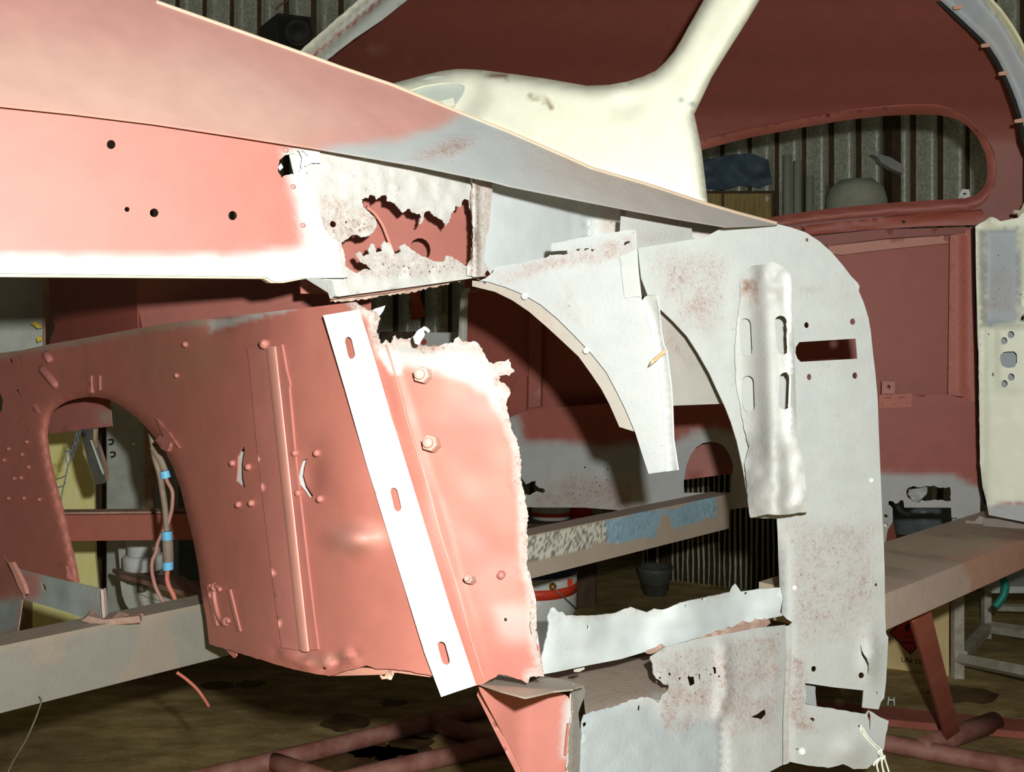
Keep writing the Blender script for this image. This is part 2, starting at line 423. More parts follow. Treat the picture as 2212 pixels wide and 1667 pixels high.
# upper inner wing
d_up = D2(0, 1.0, 690, 1.185)
up = [(-160, 190), (0, 208), (336, 247), (500, 272), (690, 302), (690, 322), (693, 352)] + rag([(693, 352), (676, 352), (668, 362), (660, 373), (671, 388), (684, 418), (686, 440), (692, 465), (703, 497), (714, 508), (723, 516), (731, 526)], 2.5, 5, 3) + \
     [(734, 560), (738, 592), (752, 596), (745, 600), (660, 600), (636, 603), (612, 607), (597, 609), (585, 605), (574, 598), (300, 594), (0, 590), (-160, 588)]
torn = rag(c('E', [(85, 275), (95, 225), (130, 195), (190, 172), (235, 165), (262, 140), (290, 190), (290, 300), (270, 330), (235, 345), (170, 355), (112, 382), (98, 350), (85, 330), (85, 275)]), 1.5, 4, 5)[:-1]
panel('inner_wing_upper', up, d_up, [torn, circ(240, 312, 9.5, 10), circ(274.5, 452, 5.5), circ(333, 459.5, 9.5), circ(502.5, 465.5, 9.5, 10), c('E', [(270, 137), (310, 150), (345, 190), (350, 198), (338, 192), (312, 160)]), c('E', [(305, 272), (330, 282), (350, 268), (385, 252), (425, 262), (470, 264), (470, 276), (425, 274), (385, 264), (352, 280), (330, 294)])],
      base=RED, step=15, parent=car, rust=[('p', [(630, 400), (690, 400), (735, 600), (640, 600)], 25, .35), ('p', [(-200, 555), (740, 570), (740, 600), (-200, 600)], 12, .25)],
      paint=[('p', [(-300, 546), (300, 556), (500, 552), (620, 540), (780, 520), (780, 640), (-300, 640)], 16, LGREY), ('p', [(615, 335), (645, 315), (720, 310), (800, 640), (668, 600), (650, 500), (630, 400)], 17, LGREY)])
panel('bottom_lip', [(-160, 588), (0, 590), (300, 594), (574, 598), (587, 606), (612, 607), (659, 598), (752, 595), (752, 599), (659, 602), (612, 611), (585, 611), (570, 602), (300, 600), (0, 598), (-160, 597)], off(d_up, .004), th=.012, base=S(168, 160, 140), step=14, parent=car)
mb = MB()
for x, y in c('E', [(150, 140), (215, 460), (300, 800)]):
    mb = MB().lathe([(.0, .003), (.002, .003), (.003, .0015), (.0032, -.002)], PD(d_up, x, y), 10, (-.1, -1, .1)); mb.painted('rivet', S(176, 130, 120), car, True)
# curled lip and box behind the torn corner
panel('torn_lip', rag(c('E', [(205, 195), (262, 135), (300, 160), (318, 200), (290, 260), (300, 320), (270, 332), (225, 290), (205, 195)]), 1.5, 5, 4)[:-1], off(d_up, .012), base=S(112, 94, 84), rust=[('p', c('E', [(180, 120), (330, 120), (330, 340), (180, 340)]), 4, .8)], parent=car, step=7, crumple=(.006, 16))
panel('torn_lip', c('E', [(110, 385), (190, 350), (345, 345), (350, 385), (240, 420), (190, 415)]), off(d_up, .01), base=S(128, 128, 128), parent=car, step=9, crumple=(.004, 18))
panel('torn_lip', c('E', [(85, 285), (110, 255), (130, 290), (100, 320)]), off(d_up, .004), base=LGREY, parent=car, step=7, crumple=(.003, 14))

# rusted grey panel with the eaten-out hole
d_rust = D2(690, 1.2, 1064, 1.40)
hole = rag(c('E', [(820,570),(850,555),(880,560),(890,530),(940,540),(950,575),(990,540),(1040,540),(1050,590),(1100,600),(1140,640),(1180,690),(1220,655),(1250,660),(1270,690),(1320,700),(1335,690),(1345,720),(1328,790),(1345,780),(1378,680),(1420,672),(1460,720),(1500,740),(1540,760),(1560,805),(1600,735),(1612,690),(1640,665),(1640,632),(1690,640),(1700,600),(1720,570),(1762,580),(1775,660),(1790,740),(1797,850),(1790,1000),(1780,1100),(1740,1160),
    (1700,1130),(1650,1100),(1610,1070),(1560,1070),(1550,1110),(1480,1120),(1420,1100),(1330,1060),(1250,1010),(1200,965),(1190,960),(1150,990),(1170,1030),(1110,1060),(1080,980),(1050,950),(1020,940),(990,970),(1000,1020),(950,1040),(930,970),(910,960),(880,1010),(890,1050),(830,1070),(800,1030),(770,1050),(800,1110),(830,1130),(870,1150),(910,1200),(880,1190),(850,1180),(800,1210),(770,1220),(740,1200),(680,1160),(670,1050),(650,1000),(640,950),(690,920),(740,880),(770,880),(820,905),(870,895),(920,860),(950,800),(940,740),(900,700),(860,660),(830,640),(822,600),(820,570)]), 1.4, 3.5, 8)[:-1]
rp = [(660, 290), (690, 303), (850, 335), (1030, 365), (1064, 372), (1064, 395), (1063, 425), (1056, 490), (1050, 520), (1046, 560), (1046, 597), (900, 618), (735, 640), (716, 640), (690, 620), (664, 598), (680, 560), (665, 480), (640, 400), (625, 330)]
panel('rusted_panel', rp, d_rust, [hole, circ(719.5, 484, 7)]+specks(c('E', [(900, 1100), (1700, 1150), (1600, 1220), (900, 1280)]), 26, .9, 2.2, 3)+specks(c('E', [(640, 720), (900, 760), (880, 860), (660, 900)]), 12, .9, 2.2, 4)+specks(c('E', [(500, 300), (1700, 450), (1500, 600), (700, 520)]), 14, .6, 1.6, 5),
      base=S(186, 186, 180), step=9, parent=car, crumple=(.0022, 15), rust=[('p', rp, 8, .42), ('p', c('E', [(380, 400), (620, 560), (940, 700), (960, 860), (640, 950), (640, 1200), (480, 900)]), 16, .95), ('p', c('E', [(700, 1000), (1800, 1000), (1800, 1240), (640, 1300)]), 14, .75)])
# inner box seen through the hole
d_in = off(d_rust, .14)
panel('inner_box_side', [(640, 380), (1090, 400), (1085, 592), (1000, 604), (740, 634), (650, 634)], d_in, [circ(907, 540, 24, 26)], base=RED, step=20, parent=car)
panel('inner_box_back', [(820, 450), (1000, 450), (1000, 598), (820, 620)], off(d_rust, .24), base=RED, step=20, parent=car)
wr = spl([PD(off(d_rust, .11), *q) for q in c('E', [(865, 640), (930, 690), (1000, 790), (1045, 900), (1085, 1010), (1095, 1080)])], 5)
MB().tube(wr, .0026, 8).painted('brake_pipe', S(190, 124, 108), car, True)
# vertical angle at the right of the rusted panel
pf = rag(c('E', [(1775, 395), (1790, 470), (1772, 560), (1780, 660), (1790, 740), (1802, 860), (1796, 1000), (1785, 1100), (1745, 1165)]), 2, 5, 2)
pf2 = rag(c('E', [(1890, 1240), (1940, 1180), (1895, 1120), (1880, 1000), (1905, 920), (1942, 800), (1960, 560), (1966, 400), (1962, 340)]), 2, 5, 9)
panel('rusted_angle', [(1014, 368)]+pf+c('E', [(1745, 1240), (1820, 1250)])+pf2, off(d_rust, -.012), specks(c('E', [(1850, 420), (1940, 420), (1920, 800), (1850, 1000)]), 12, .9, 1.8, 8), base=S(184, 182, 176), step=7, parent=car,
      relief=lambda x, y: .02*np.exp(-((x-(1024+.008*(y-400)))/6.0)**2), rust=[('p', c('E', [(1760, 380), (1980, 380), (1980, 1250), (1740, 1250)]), 4, .85)])
# lower flange of that panel
fl_ = c('E', [(520, 1385), (600, 1415), (1000, 1340), (1400, 1270), (1838, 1222), (1856, 1248), (1500, 1310), (1050, 1395), (545, 1450), (528, 1440)])
panel('panel_flange', fl_, off(d_rust, .03), base=S(150, 110, 96), step=8, parent=car, rust=[('p', fl_, 4, .5)])
fl2 = c('E', [(545, 1446), (1050, 1385), (1500, 1300), (1848, 1240), (1868, 1256), (1850, 1278)])+rag(c('E', [(1800, 1265), (1500, 1330), (1200, 1400), (1000, 1420), (880, 1440), (700, 1465), (545, 1470)]), 2.2, 5, 5)
panel('rough_lip', fl2, off(d_rust, .045), base=S(176, 150, 134), step=7, parent=car, rust=[('p', fl2, 4, .8)], crumple=(.003, 9))
panel('bent_tab', c('E', [(315, 1262), (420, 1262), (560, 1290), (590, 1410), (540, 1445), (522, 1390)]), D2(657, 1.19, 720, 1.15), base=LGREY, step=8, parent=car, rust=[('p', c('E', [(420, 1262), (590, 1262), (590, 1440), (500, 1440)]), 8, .5)])

# grey scuttle side behind
d_ss = D2(1064, 1.45, 1260, 1.66)
ss = [(1030, 355), (1064, 365), (1260, 402), (1400, 430), (1520, 456), (1640, 470), (1640, 520), (1500, 540), (1400, 640), (1180, 640), (1064, 596), (1046, 570), (1040, 480)]
panel('scuttle_side', ss, lambda x, y: np.minimum(d_ss(x, y), 1.68), base=S(206, 212, 212), step=16, parent=car, rust=[('p', [(1290, 430), (1600, 470), (1600, 520), (1300, 500)], 18, .6), ('p', [(1050, 380), (1240, 420), (1240, 560), (1050, 600)], 20, .12)],
      relief=lambda x, y: .012*np.exp(-((x-(1250+.09*(y-440)))/5)**2), paint=[('p', [(1287, 430), (1620, 480), (1620, 530), (1290, 510)], 12, S(190, 178, 168), .7)])
for (x, y) in c('F', [(1023, 330), (1030, 415)]):
    MB().lathe([(.0015, .003), (.004, .003), (.005, 0), (.005, -.004)], PD(off(d_ss, -.001), x, y), 12, (-.1, -1, .05)).painted('rivet', WHITE, car, True)
panel('scuttle_gusset', c('F', [(1310, 270), (1420, 290), (1600, 322), (1930, 380), (1937, 462), (1960, 470), (2060, 470), (1990, 480), (1455, 552), (1330, 560), (1300, 420)]), D2(1340, 1.50, 1530, 1.60), base=S(186, 188, 184), step=12, parent=car, rust=[('p', c('F', [(1300, 280), (1940, 380), (1930, 470), (1450, 560)]), 10, .5)])
panel('seam_strip', c('F', [(1300, 190), (1350, 190), (1350, 270), (1300, 270)]), D2(1300, 1.6, 1400, 1.6), base=S(170, 160, 150), step=10, parent=car, rust=[('p', c('F', [(1290, 190), (1360, 190), (1360, 270), (1290, 270)]), 4, .5)])

# front door-post arch panel (the curved grey quarter piece)
d_ar = D2(1020, 1.385, 1440, 1.33)
arc_out = [(1020, 606), (1057, 609), (1094, 621), (1131, 636), (1168, 658), (1204, 688), (1241, 725), (1278, 764), (1310, 804), (1334, 849), (1351, 884), (1366, 919), (1371, 932)]
arc_in = [(1020, 618), (1069, 630), (1106, 648), (1143, 673), (1180, 705), (1217, 739), (1250, 770), (1276, 806), (1299, 840), (1316, 872), (1324, 890), (1338, 922)]
arch = [(1048, 601), (1064, 589), (1070, 577)]+rag(c('F', [(240, 715), (380, 692), (520, 660), (640, 640), (690, 605), (690, 545), (700, 512), (850, 480), (1000, 455), (1200, 420), (1400, 390)]), 1.2, 6, 4)+c('F', [(1440, 398), (1450, 550), (1465, 760), (1490, 985)])+\
       c('I', [(556, 690), (640, 900), (700, 1200), (750, 1667)])+[(1437, 940), (1452, 1016), (1401, 1023), (1385, 975), (1373, 936)]+arc_out[::-1][1:-1]+[(1035, 606)]
panel('arch_panel', arch, d_ar, [c('F', [(680, 582), (760, 576), (838, 574), (832, 592), (845, 600), (800, 612), (770, 606), (690, 614)]), c('F', [(910, 562), (950, 556), (940, 574), (925, 578)]), c('F', [(985, 556), (1025, 550), (1022, 562), (1000, 566), (990, 580)]), c('F', [(1045, 560), (1072, 564), (1060, 582), (1046, 578)]), c('F', [(1330, 520), (1345, 496), (1390, 488), (1382, 508), (1358, 514), (1345, 528)]), circ(*c('F', [(1408, 582)])[0], 2.2)],
      base=S(164, 168, 166), step=12, parent=car, rust=[('p', arch, 10, .3), ('p', c('F', [(150, 760), (700, 600), (1440, 400), (1450, 620), (700, 760), (300, 900)]), 14, .85), ('l', c('F', [(850, 900), (950, 1200), (800, 1050)]), 14, 16, .6)])
panel('arch_lip', arc_out+[(1364, 930)]+arc_in[::-1], off(d_ar, .012), base=S(156, 148, 136), step=7, parent=car, bstep=5, rust=[('p', [(1030, 600), (1200, 650), (1200, 720), (1030, 640)], 14, .5)])
for x, y in ((1133, 640), (1266, 757)):
    MB().lathe([(0, .004), (.0025, .004), (.0042, .002), (.0045, -.003)], PD(off(d_ar, -.001), x, y), 12, (-.1, -1, .1)).build('weld_spot', 'weld_white', car, True)
panel('patch_plate', c('F', [(1297, 632), (1438, 560), (1450, 556), (1463, 760), (1490, 990), (1470, 982), (1440, 975), (1338, 992)]), off(d_ar, -.006), base=S(166, 169, 165), th=.003, step=14, parent=car, rust=[('p', c('F', [(1290, 560), (1460, 560), (1490, 990), (1330, 990)]), 6, .3)])
afl = c('I', [(556, 690), (580, 655), (600, 645), (688, 640), (696, 700), (706, 770), (722, 960), (745, 1080), (770, 1130), (790, 1290), (808, 1420), (822, 1640)])+[(1454, 948), (1464, 1015), (1440, 1018), (1434, 900), (1424, 800), (1408, 720), (1392, 665)]
afe = c('I', [(556, 690), (640, 900), (700, 1200), (750, 1667)])+[(1436, 940), (1442, 1018)]
panel('arch_flange', afl, lambda x, y: d_ar(x, y)-.0012-.045*sst(-2, 42, pdist(np.asarray(x, float), np.asarray(y, float), afe, False)), base=WHITE, step=10, parent=car, rust=[('l', c('I', [(700, 700), (720, 960), (760, 1150)]), 5, 5, .7)], bstep=7)  # white base puts the flash glare on this turned fold into colour
panel('tape_scrap', c('I', [(618, 1262), (640, 1215), (700, 1165), (752, 1118), (775, 1140), (740, 1165), (690, 1210), (650, 1240)]), DC(1.285), base=S(190, 158, 118), step=6, parent=car, crumple=(.004, 9))

# closing panel behind the arch and the big door post panel
panel('closing_panel', [(1400, 610), (1480, 650), (1580, 780), (1600, 869), (1560, 872), (1452, 876), (1425, 700)], D2(1400, 1.56, 1600, 1.64), base=S(176, 172, 164), step=16, parent=car, rust=[('l', c('I', [(800, 1000), (950, 1250)]), 14, 16, .8)])
d_po = D2(1380, 1.50, 1900, 1.60)
post_l = [(1620, 1118), (1618, 1096), (1609, 1034), (1604, 1007), (1592, 953), (1579, 911), (1567, 880), (1550, 844), (1533, 807), (1508, 763), (1484, 726), (1454, 694), (1422, 664), (1400, 640), (1385, 600), (1378, 536)]
post = [(1378, 536), (1450, 524), (1520, 513), (1545, 500), (1570, 487), (1640, 484), (1680, 484), (1709, 491), (1741, 502), (1770, 521), (1795, 543), (1820, 572), (1839, 597), (1852, 610), (1857, 618), (1855, 628), (1866, 654), (1876, 686), (1881, 715), (1886, 764), (1891, 805), (1896, 861), (1898, 923), (1901, 997), (1904, 1070), (1909, 1169), (1911, 1230), (1912, 1326), (1914, 1368), (1919, 1376), (1917, 1414), (1914, 1472), (1910, 1507), (1903, 1516), (1898, 1532), (1863, 1528), (1866, 1491),
        (1800, 1484), (1739, 1475), (1742, 1500), (1739, 1520)]+rag([(1739, 1520), (1763, 1525), (1820, 1534), (1871, 1542), (1877, 1534), (1895, 1545), (1920, 1557), (1914, 1585), (1909, 1618), (1888, 1648), (1874, 1660), (1844, 1661), (1821, 1650), (1789, 1658), (1745, 1653), (1707, 1645), (1690, 1652)], .9, 9, 3)+\
       [(1690, 1560), (1697, 1420), (1697, 1357), (1712, 1344), (1700, 1337), (1688, 1325), (1690, 1293), (1684, 1267), (1681, 1200), (1679, 1120)]
ph = [c('K', [(222, 1296), (720, 1265), (735, 1442), (235, 1470), (205, 1440), (188, 1390), (192, 1340)]), circ(1743.5, 518, 3.2, 4), circ(1742.5, 702, 5.3, 6.5), circ(1842, 694.5, 6, 7), circ(1748, 814, 5, 7), circ(1847, 811, 5.6, 7), circ(1892.5, 1263, 3, 3.6), circ(1758, 1444.5, 5.5, 6.5), circ(1860.5, 1458.5, 5.8, 6.8), circ(1895, 1496, 1.8, 3),
      c('M', [(638, 715), (650, 770), (665, 800), (690, 830), (708, 870), (706, 915), (695, 960), (690, 930), (692, 890), (672, 845), (648, 800), (640, 750)]), c('M', [(700, 1215), (716, 1250), (714, 1350), (706, 1350), (704, 1290), (690, 1250)]), c('M', [(262, 1270), (285, 1262), (305, 1280), (290, 1300), (278, 1282)]), circ(1856, 1568, 2.5), circ(1722, 1618, 2.2)]
panel('door_post_panel', post+post_l[:-1], d_po, ph, base=S(184, 188, 185), step=13, parent=car, th=.002,
      relief=lambda x, y: -.05*np.exp(-(np.maximum(x-1680, 0)/14)**2)*sst(1130, 1200, y)*sst(1345, 1330, y)*.5-.012*np.exp(-((x-1700)/7)**2)*sst(1345, 1360, y)+.014*np.exp(-(((x-1840)/40)**2+((y-1620)/30)**2))+.016*np.exp(-((x-1880)/16)**2-((y-1420)/50)**2),
      rust=[('p', post, 8, .3), ('p', c('M', [(90, 760), (240, 860), (240, 1200), (330, 1380), (120, 1350)]), 10, 1.0), ('p', [(1690, 1120), (1900, 1120), (1900, 1400), (1700, 1400)], 40, .7), ('p', c('I', [(560, 230), (1300, 230), (1330, 700), (1200, 1080), (800, 900)]), 40, .8), ('l', c('K', [(260, 850), (430, 850)]), 8, 12, .7), ('l', c('K', [(600, 900), (700, 900)]), 8, 12, .6)])
panel('sill_joint', [(1697, 1352), (1712, 1350), (1710, 1420), (1704, 1560), (1704, 1648), (1692, 1652), (1692, 1560), (1698, 1420)], off(d_po, -.02), base=S(182, 182, 178), step=8, parent=car, rust=[('l', [(1704, 1400), (1698, 1640)], 8, 4, .6)])
MB().lathe([(0, .004), (.003, .0045), (.006, .002), (.0065, -.002)], PD(d_po, 1733, 1623), 14, (-.1, -1, .2)).build('rivet', 'weld_white', car, True)
for x, y in ((1716.5, 1269), (1883, 1037)):
    MB().lathe([(0, .003), (.0025, .003), (.004, .001), (.0045, -.002)], PD(d_po, x, y), 12, (-.1, -1, .2)).build('rivet', 'weld_white', car, True)
# plate behind the slotted bracket and lower cut-out
panel('hinge_stiffener', c('N', [(1280, 930), (1380, 965), (1378, 1010), (1390, 1125), (1290, 1100)]), off(d_po, .05), base=S(160, 162, 160), step=10, parent=car)
d_hb = lambda x, y: d_po(x, y)-.010-.085*sst(1588, 1705, np.asarray(x, float)+.12*np.maximum(np.asarray(y, float)-900, 0))
hb = [(1640, 572), (1655, 568), (1668, 565), (1690, 575), (1710, 588), (1710, 652), (1715, 726), (1717, 795), (1720, 870), (1722, 925), (1727, 960), (1732, 983), (1736, 1010), (1742, 1059), (1748, 1096), (1747, 1104), (1715, 1109), (1690, 1112), (1675, 1112), (1658, 1110), (1640, 1114), (1621, 1118), (1616, 1090), (1611, 1030), (1608, 1000), (1618, 965), (1606, 920), (1600, 880), (1590, 830), (1588, 760), (1592, 690), (1600, 640), (1597, 612), (1610, 590), (1622, 575)]
hbh = [slot(*c('I', [(1468, 1010)])[0], 25, 82, -3), slot(*c('I', [(1785, 990)])[0], 26, 84, -5), slot(*c('I', [(1490, 1508)])[0], 26, 79, -2), slot(*c('I', [(1812, 1480)])[0], 25, 80, 2), c('I', [(1512, 345), (1535, 340), (1560, 362), (1545, 385), (1525, 378)])]
panel('hinge_bracket', rag(hb+[hb[0]], 1.2, 9, 6)[:-1], d_hb, hbh, base=S(180, 182, 178), step=9, parent=car, th=.003,
      relief=lambda x, y: .016*np.exp(-((x-(1655+.05*(y-700)))/20)**2)*(y < 1200)+.012*np.exp(-((x-1705)/9)**2)*sst(560, 620, y)*sst(1000, 880, y)+.009*noise(x, y, 40, 4)*sst(880, 960, y)+.004*noise(x, y, 17, 6)*sst(880, 960, y)+.006*noise(x, y, 22, 5)*sst(700, 640, y),
      rust=[('p', hb, 8, .35), ('p', c('I', [(1440, 480), (1600, 480), (1600, 740), (1430, 660)]), 8, .9)], paint=[('l', c('I', [(1465, 500), (1485, 560), (1440, 620), (1460, 670), (1550, 665), (1570, 730)]), 2.5, 2, S(150, 118, 100)), ('l', [(1700, 600), (1706, 900), (1722, 1080)], 10, 9, WHITE)])

# sill: face, dusty top and the curled upper flange
d_sf = D3((1258, 1560, 1.30), (1690, 1500, 1.49), (1480, 1700, 1.36))
face_top = rag(c('O', [(1245, 1075), (1400, 1030), (1560, 990), (1700, 930), (1850, 905), (1960, 960), (1985, 900), (2040, 850), (2062, 792), (2010, 790), (1960, 745), (1912, 692), (1905, 620), (1882, 522)]), 2, 5, 6)
sf = face_top+c('N', [(150, 635), (400, 570), (700, 520), (900, 480), (1130, 455)])+[(1697, 1356), (1697, 1420), (1690, 1560), (1690, 1652), (1660, 1668), (1640, 1700), (1252, 1700), (1254, 1620), (1256, 1560)]
panel('sill_face', sf, d_sf, [c('N', [(850, 1215), (900, 1190), (940, 1160), (968, 1150), (975, 1190), (935, 1235), (908, 1225)]), c('O', [(1232, 1160), (1262, 1142), (1268, 1170), (1240, 1200)]), c('O', [(1758, 1040), (1762, 990), (1782, 985), (1780, 1030)])]+specks(c('N', [(60, 820), (700, 760), (720, 900), (60, 930)]), 16, 1, 3.2, 7)+[c('N', [(325, 885), (380, 880), (388, 940), (345, 962)]), c('N', [(540, 815), (558, 805), (560, 850), (545, 865)]), c('N', [(415, 860), (432, 858), (430, 930), (420, 900)])],
      base=S(176, 179, 176), step=11, parent=car, crumple=(.0016, 30),
      relief=lambda x, y: .012*np.exp(-((x-np.interp(y, [1380, 1480, 1560, 1667], [1562, 1568, 1552, 1530]))/12)**2)*sst(1580, 1530, y)*sst(1378, 1400, y)-.008*np.exp(-((x-1562)/4)**2)*sst(1490, 1540, y),
      rust=[('p', sf, 8, .4), ('p', c('N', [(0, 700), (1100, 500), (1100, 1300), (650, 1400), (450, 1300), (100, 1420), (60, 950)]), 16, .8), ('l', c('N', [(610, 1050), (620, 1667)]), 5, 8, .8)],
      paint=[('p', [(1250, 1480), (1420, 1540), (1560, 1560), (1555, 1700), (1250, 1700)], 20, S(156, 166, 168))])
d_st = lambda x, y: 1/(1/d_sf(x, 1500)-np.clip((1530-(x-1250)*.19)-y, 0, 200)*.00085)
st = c('O', [(1000, 750), (880, 690), (1100, 655), (1300, 605), (1600, 540), (1890, 515), (1930, 620), (2075, 800), (2000, 930), (1700, 970), (1260, 1085), (1230, 800), (1150, 780)])
panel('sill_top', st, D3((1258, 1545, 1.31), (1435, 1510, 1.39), (1400, 1415, 1.62)), base=S(172, 158, 142), step=10, parent=car, crumple=(.002, 20), rust=[('p', st, 8, .6)], paint=[('p', c('O', [(1870, 880), (1960, 840), (2020, 880), (1940, 950)]), 3, LGREY)])
d_sg = DP((1165, 1.27), (1240, 1.33), (1400, 1.43), (1600, 1.52), (1700, 1.58))
sg = rag(c('O', [(860, 690), (838, 560), (862, 460), (885, 370), (915, 215), (905, 140), (935, 60), (960, 50), (1005, 100), (1045, 95), (1070, 130), (1250, 128), (1400, 122), (1560, 100), (1640, 65), (1700, 48), (1760, 70), (1850, 102), (1920, 66), (2000, 72), (2110, 30), (2200, 0)]), 1, 7, 3)+\
     rag(c('N', [(250, 278), (420, 240), (600, 205), (680, 185), (700, 140), (722, 118), (745, 150), (765, 182), (900, 162), (1090, 148)]), .8, 7, 4)+c('N', [(1108, 240), (1088, 350), (1110, 380), (1000, 402), (880, 440), (760, 470), (580, 520), (400, 565), (200, 620), (0, 670)])+c('O', [(1600, 545), (1300, 602), (1000, 665)])
panel('sill_flange', sg, d_sg, [c('O', [(1278, 215), (1292, 205), (1300, 240), (1290, 275), (1276, 260)]), c('O', [(1082, 440), (1098, 440), (1094, 478), (1080, 470)]), c('N', [(305, 290), (322, 282), (315, 312), (303, 315)]), c('N', [(440, 240), (470, 234), (458, 252), (442, 256)]), c('N', [(795, 188), (825, 182), (810, 205), (795, 205)])],
      base=S(196, 202, 200), step=11, parent=car, th=.0022, crumple=(.006, 55), relief=lambda x, y: .012*np.sin((x-1180)/38)*sst(1420, 1360, y),
      rust=[('l', c('O', [(910, 100), (1300, 140), (1700, 70), (1950, 80)]), 7, 7, .7), ('l', c('N', [(250, 280), (600, 205), (700, 190)]), 5, 6, .5), ('l', c('O', [(960, 200), (1000, 350)]), 12, 12, .5)])
bd = c('N', [(0, 672), (300, 600), (600, 500), (760, 462), (800, 440), (880, 420), (1000, 410), (1010, 440), (960, 480), (820, 510), (600, 560), (300, 640), (0, 695)])
panel('seam_bead', rag(bd+[bd[0]], 1.3, 6, 3)[:-1], off(d_sg, -.006), base=S(172, 140, 124), th=.006, step=7, parent=car, crumple=(.004, 9), rust=[('p', bd, 5, .6)])
panel('sill_tab', c('O', [(1145, 650), (1180, 640), (1250, 625), (1252, 640), (1200, 668), (1150, 668)]), DC(1.325), base=S(170, 162, 150), step=7, parent=car)

# red outrigger under the sill end
d_og = D2(1034, 1.13, 1230, 1.17)
og = c('O', [(240, 812), (450, 868), (680, 930), (820, 895), (950, 858), (1010, 868), (1060, 882), (1095, 905), (1112, 940), (1122, 1045), (1112, 1100), (1100, 1200), (1090, 1400), (1080, 1780), (740, 1780), (640, 1600), (450, 1220), (260, 870)])
panel('outrigger_face', og, d_og, base=RED, step=13, parent=car, paint=[('l', c('O', [(1120, 980), (1090, 1200), (1080, 1450)]), 10, 14, LGREY)], relief=lambda x, y: -.02*np.exp(-((x-1130)/50)**2))
panel('outrigger_side', c('O', [(240, 830), (262, 868), (450, 1218), (640, 1598), (750, 1790), (680, 1790), (590, 1624), (400, 1250), (222, 890)]), D2(1025, 1.16, 1140, 1.145), base=RED, step=12, parent=car)
panel('outrigger_top', rag(c('O', [(235, 778), (360, 742), (460, 708), (600, 735), (720, 772), (860, 700), (1000, 730), (1245, 798)]), .8, 9, 2)+c('O', [(1160, 820), (1140, 832), (1050, 842), (950, 852), (820, 882), (685, 912), (450, 850)]), D3((1034, 1478, 1.12), (1235, 1483, 1.16), (1140, 1460, 1.29)), base=S(188, 174, 158), step=9, parent=car, rust=[('p', c('O', [(240, 700), (1240, 700), (1240, 900), (240, 900)]), 4, .4)])
ps = rag(c('O', [(1128, 840), (1150, 785), (1200, 800), (1245, 815), (1262, 850), (1240, 930), (1192, 1060), (1205, 1200), (1222, 1250), (1212, 1400), (1200, 1780)]), 1, 8, 4)+rag(c('O', [(1078, 1780), (1095, 1450), (1100, 1250), (1125, 1120), (1140, 1040), (1125, 980), (1120, 920)]), 1.4, 7, 5)
panel('sill_end_flange', ps, D2(1225, 1.16, 1265, 1.25), base=S(172, 168, 158), step=8, parent=car, rust=[('l', c('O', [(1140, 850), (1150, 1300), (1140, 1700)]), 5, 5, .9)])
panel('clip_plate', c('O', [(1090, 1165), (1105, 1165), (1085, 1468), (1062, 1468)]), off(d_og, -.005), base=RED, step=10, th=.003, parent=car)

# lower inner wing: the big red panel with the wheel opening
_dl = ((-200, 2.3), (0, 2.1), (170, 1.9), (300, 1.7), (440, 1.48), (600, 1.26), (760, 1.16), (900, 1.12), (1200, 1.11))
_tx = np.arange(-260, 1300, 5.0); _tf = np.interp(_tx, [q[0] for q in _dl], [1/q[1] for q in _dl]); _k = np.hanning(41); _tf = np.convolve(np.pad(_tf, 20, 'edge'), _k/_k.sum(), 'valid')
d_lo = lambda x, y: 1/np.interp(x, _tx, _tf)
edge_r = rag([(767, 652), (790, 668), (806, 672), (814, 677), (820, 690), (816, 700), (811, 714), (816, 730), (821, 743), (828, 740), (833, 733), (840, 741), (846, 740), (848, 727), (853, 724), (858, 735), (866, 730), (878, 733), (892, 726), (896, 736), (904, 743), (914, 748), (930, 748), (952, 746), (968, 742), (979, 741), (984, 730), (991, 727), (997, 738), (1012, 738), (1026, 737), (1036, 746), (1043, 760), (1050, 772), (1056, 783), (1066, 786), (1075, 781), (1090, 780), (1100, 775), (1103, 788), (1111, 802), (1100, 812), (1088, 810), (1078, 812), (1080, 824), (1092, 829), (1102, 844), (1100, 856), (1094, 870), (1095, 886), (1100, 905), (1109, 935), (1119, 957), (1124, 984), (1127, 1009), (1125, 1033), (1132, 1061), (1141, 1111), (1138, 1140), (1140, 1172), (1139, 1229), (1148, 1258), (1157, 1307), (1158, 1381), (1160, 1395), (1168, 1425), (1175, 1460), (1146, 1462)], 2.0, 4, 11)
bot = rag(c('O', [(730, 715), (715, 770), (695, 775), (640, 742), (560, 720), (500, 700), (430, 690), (400, 720), (350, 742)]), .8, 5, 5)+[(1042, 1478), (1025, 1481), (975, 1470), (930, 1459)]+rag(c('S', [(2050, 650), (1850, 610), (1700, 595), (1560, 590), (1480, 560), (1400, 585), (1330, 600), (1150, 655), (900, 610), (700, 560), (480, 490), (300, 435), (110, 378)]), 1, 8, 6)
opening = [(435, 1281), (428, 1225), (418, 1170), (411, 1140), (403, 1109), (389, 1052), (374, 1010), (357, 976), (337, 947), (318, 925), (295, 902), (277, 888), (258, 875), (234, 862), (213, 858), (192, 857), (170, 860), (148, 866), (132, 874), (118, 885), (110, 897), (106, 915), (103, 939), (107, 970), (113, 1006), (125, 1053), (138, 1099), (148, 1140), (157, 1183), (166, 1220), (172, 1257)]
lo = [(-160, 790), (0, 762), (44, 757), (108, 743), (200, 727), (307, 707), (380, 696), (438, 690), (520, 681), (640, 667)]+edge_r+bot+[(452, 1391), (445, 1332)]+opening+[(152, 1256), (100, 1243), (37, 1227), (28, 1300), (-160, 1300)]
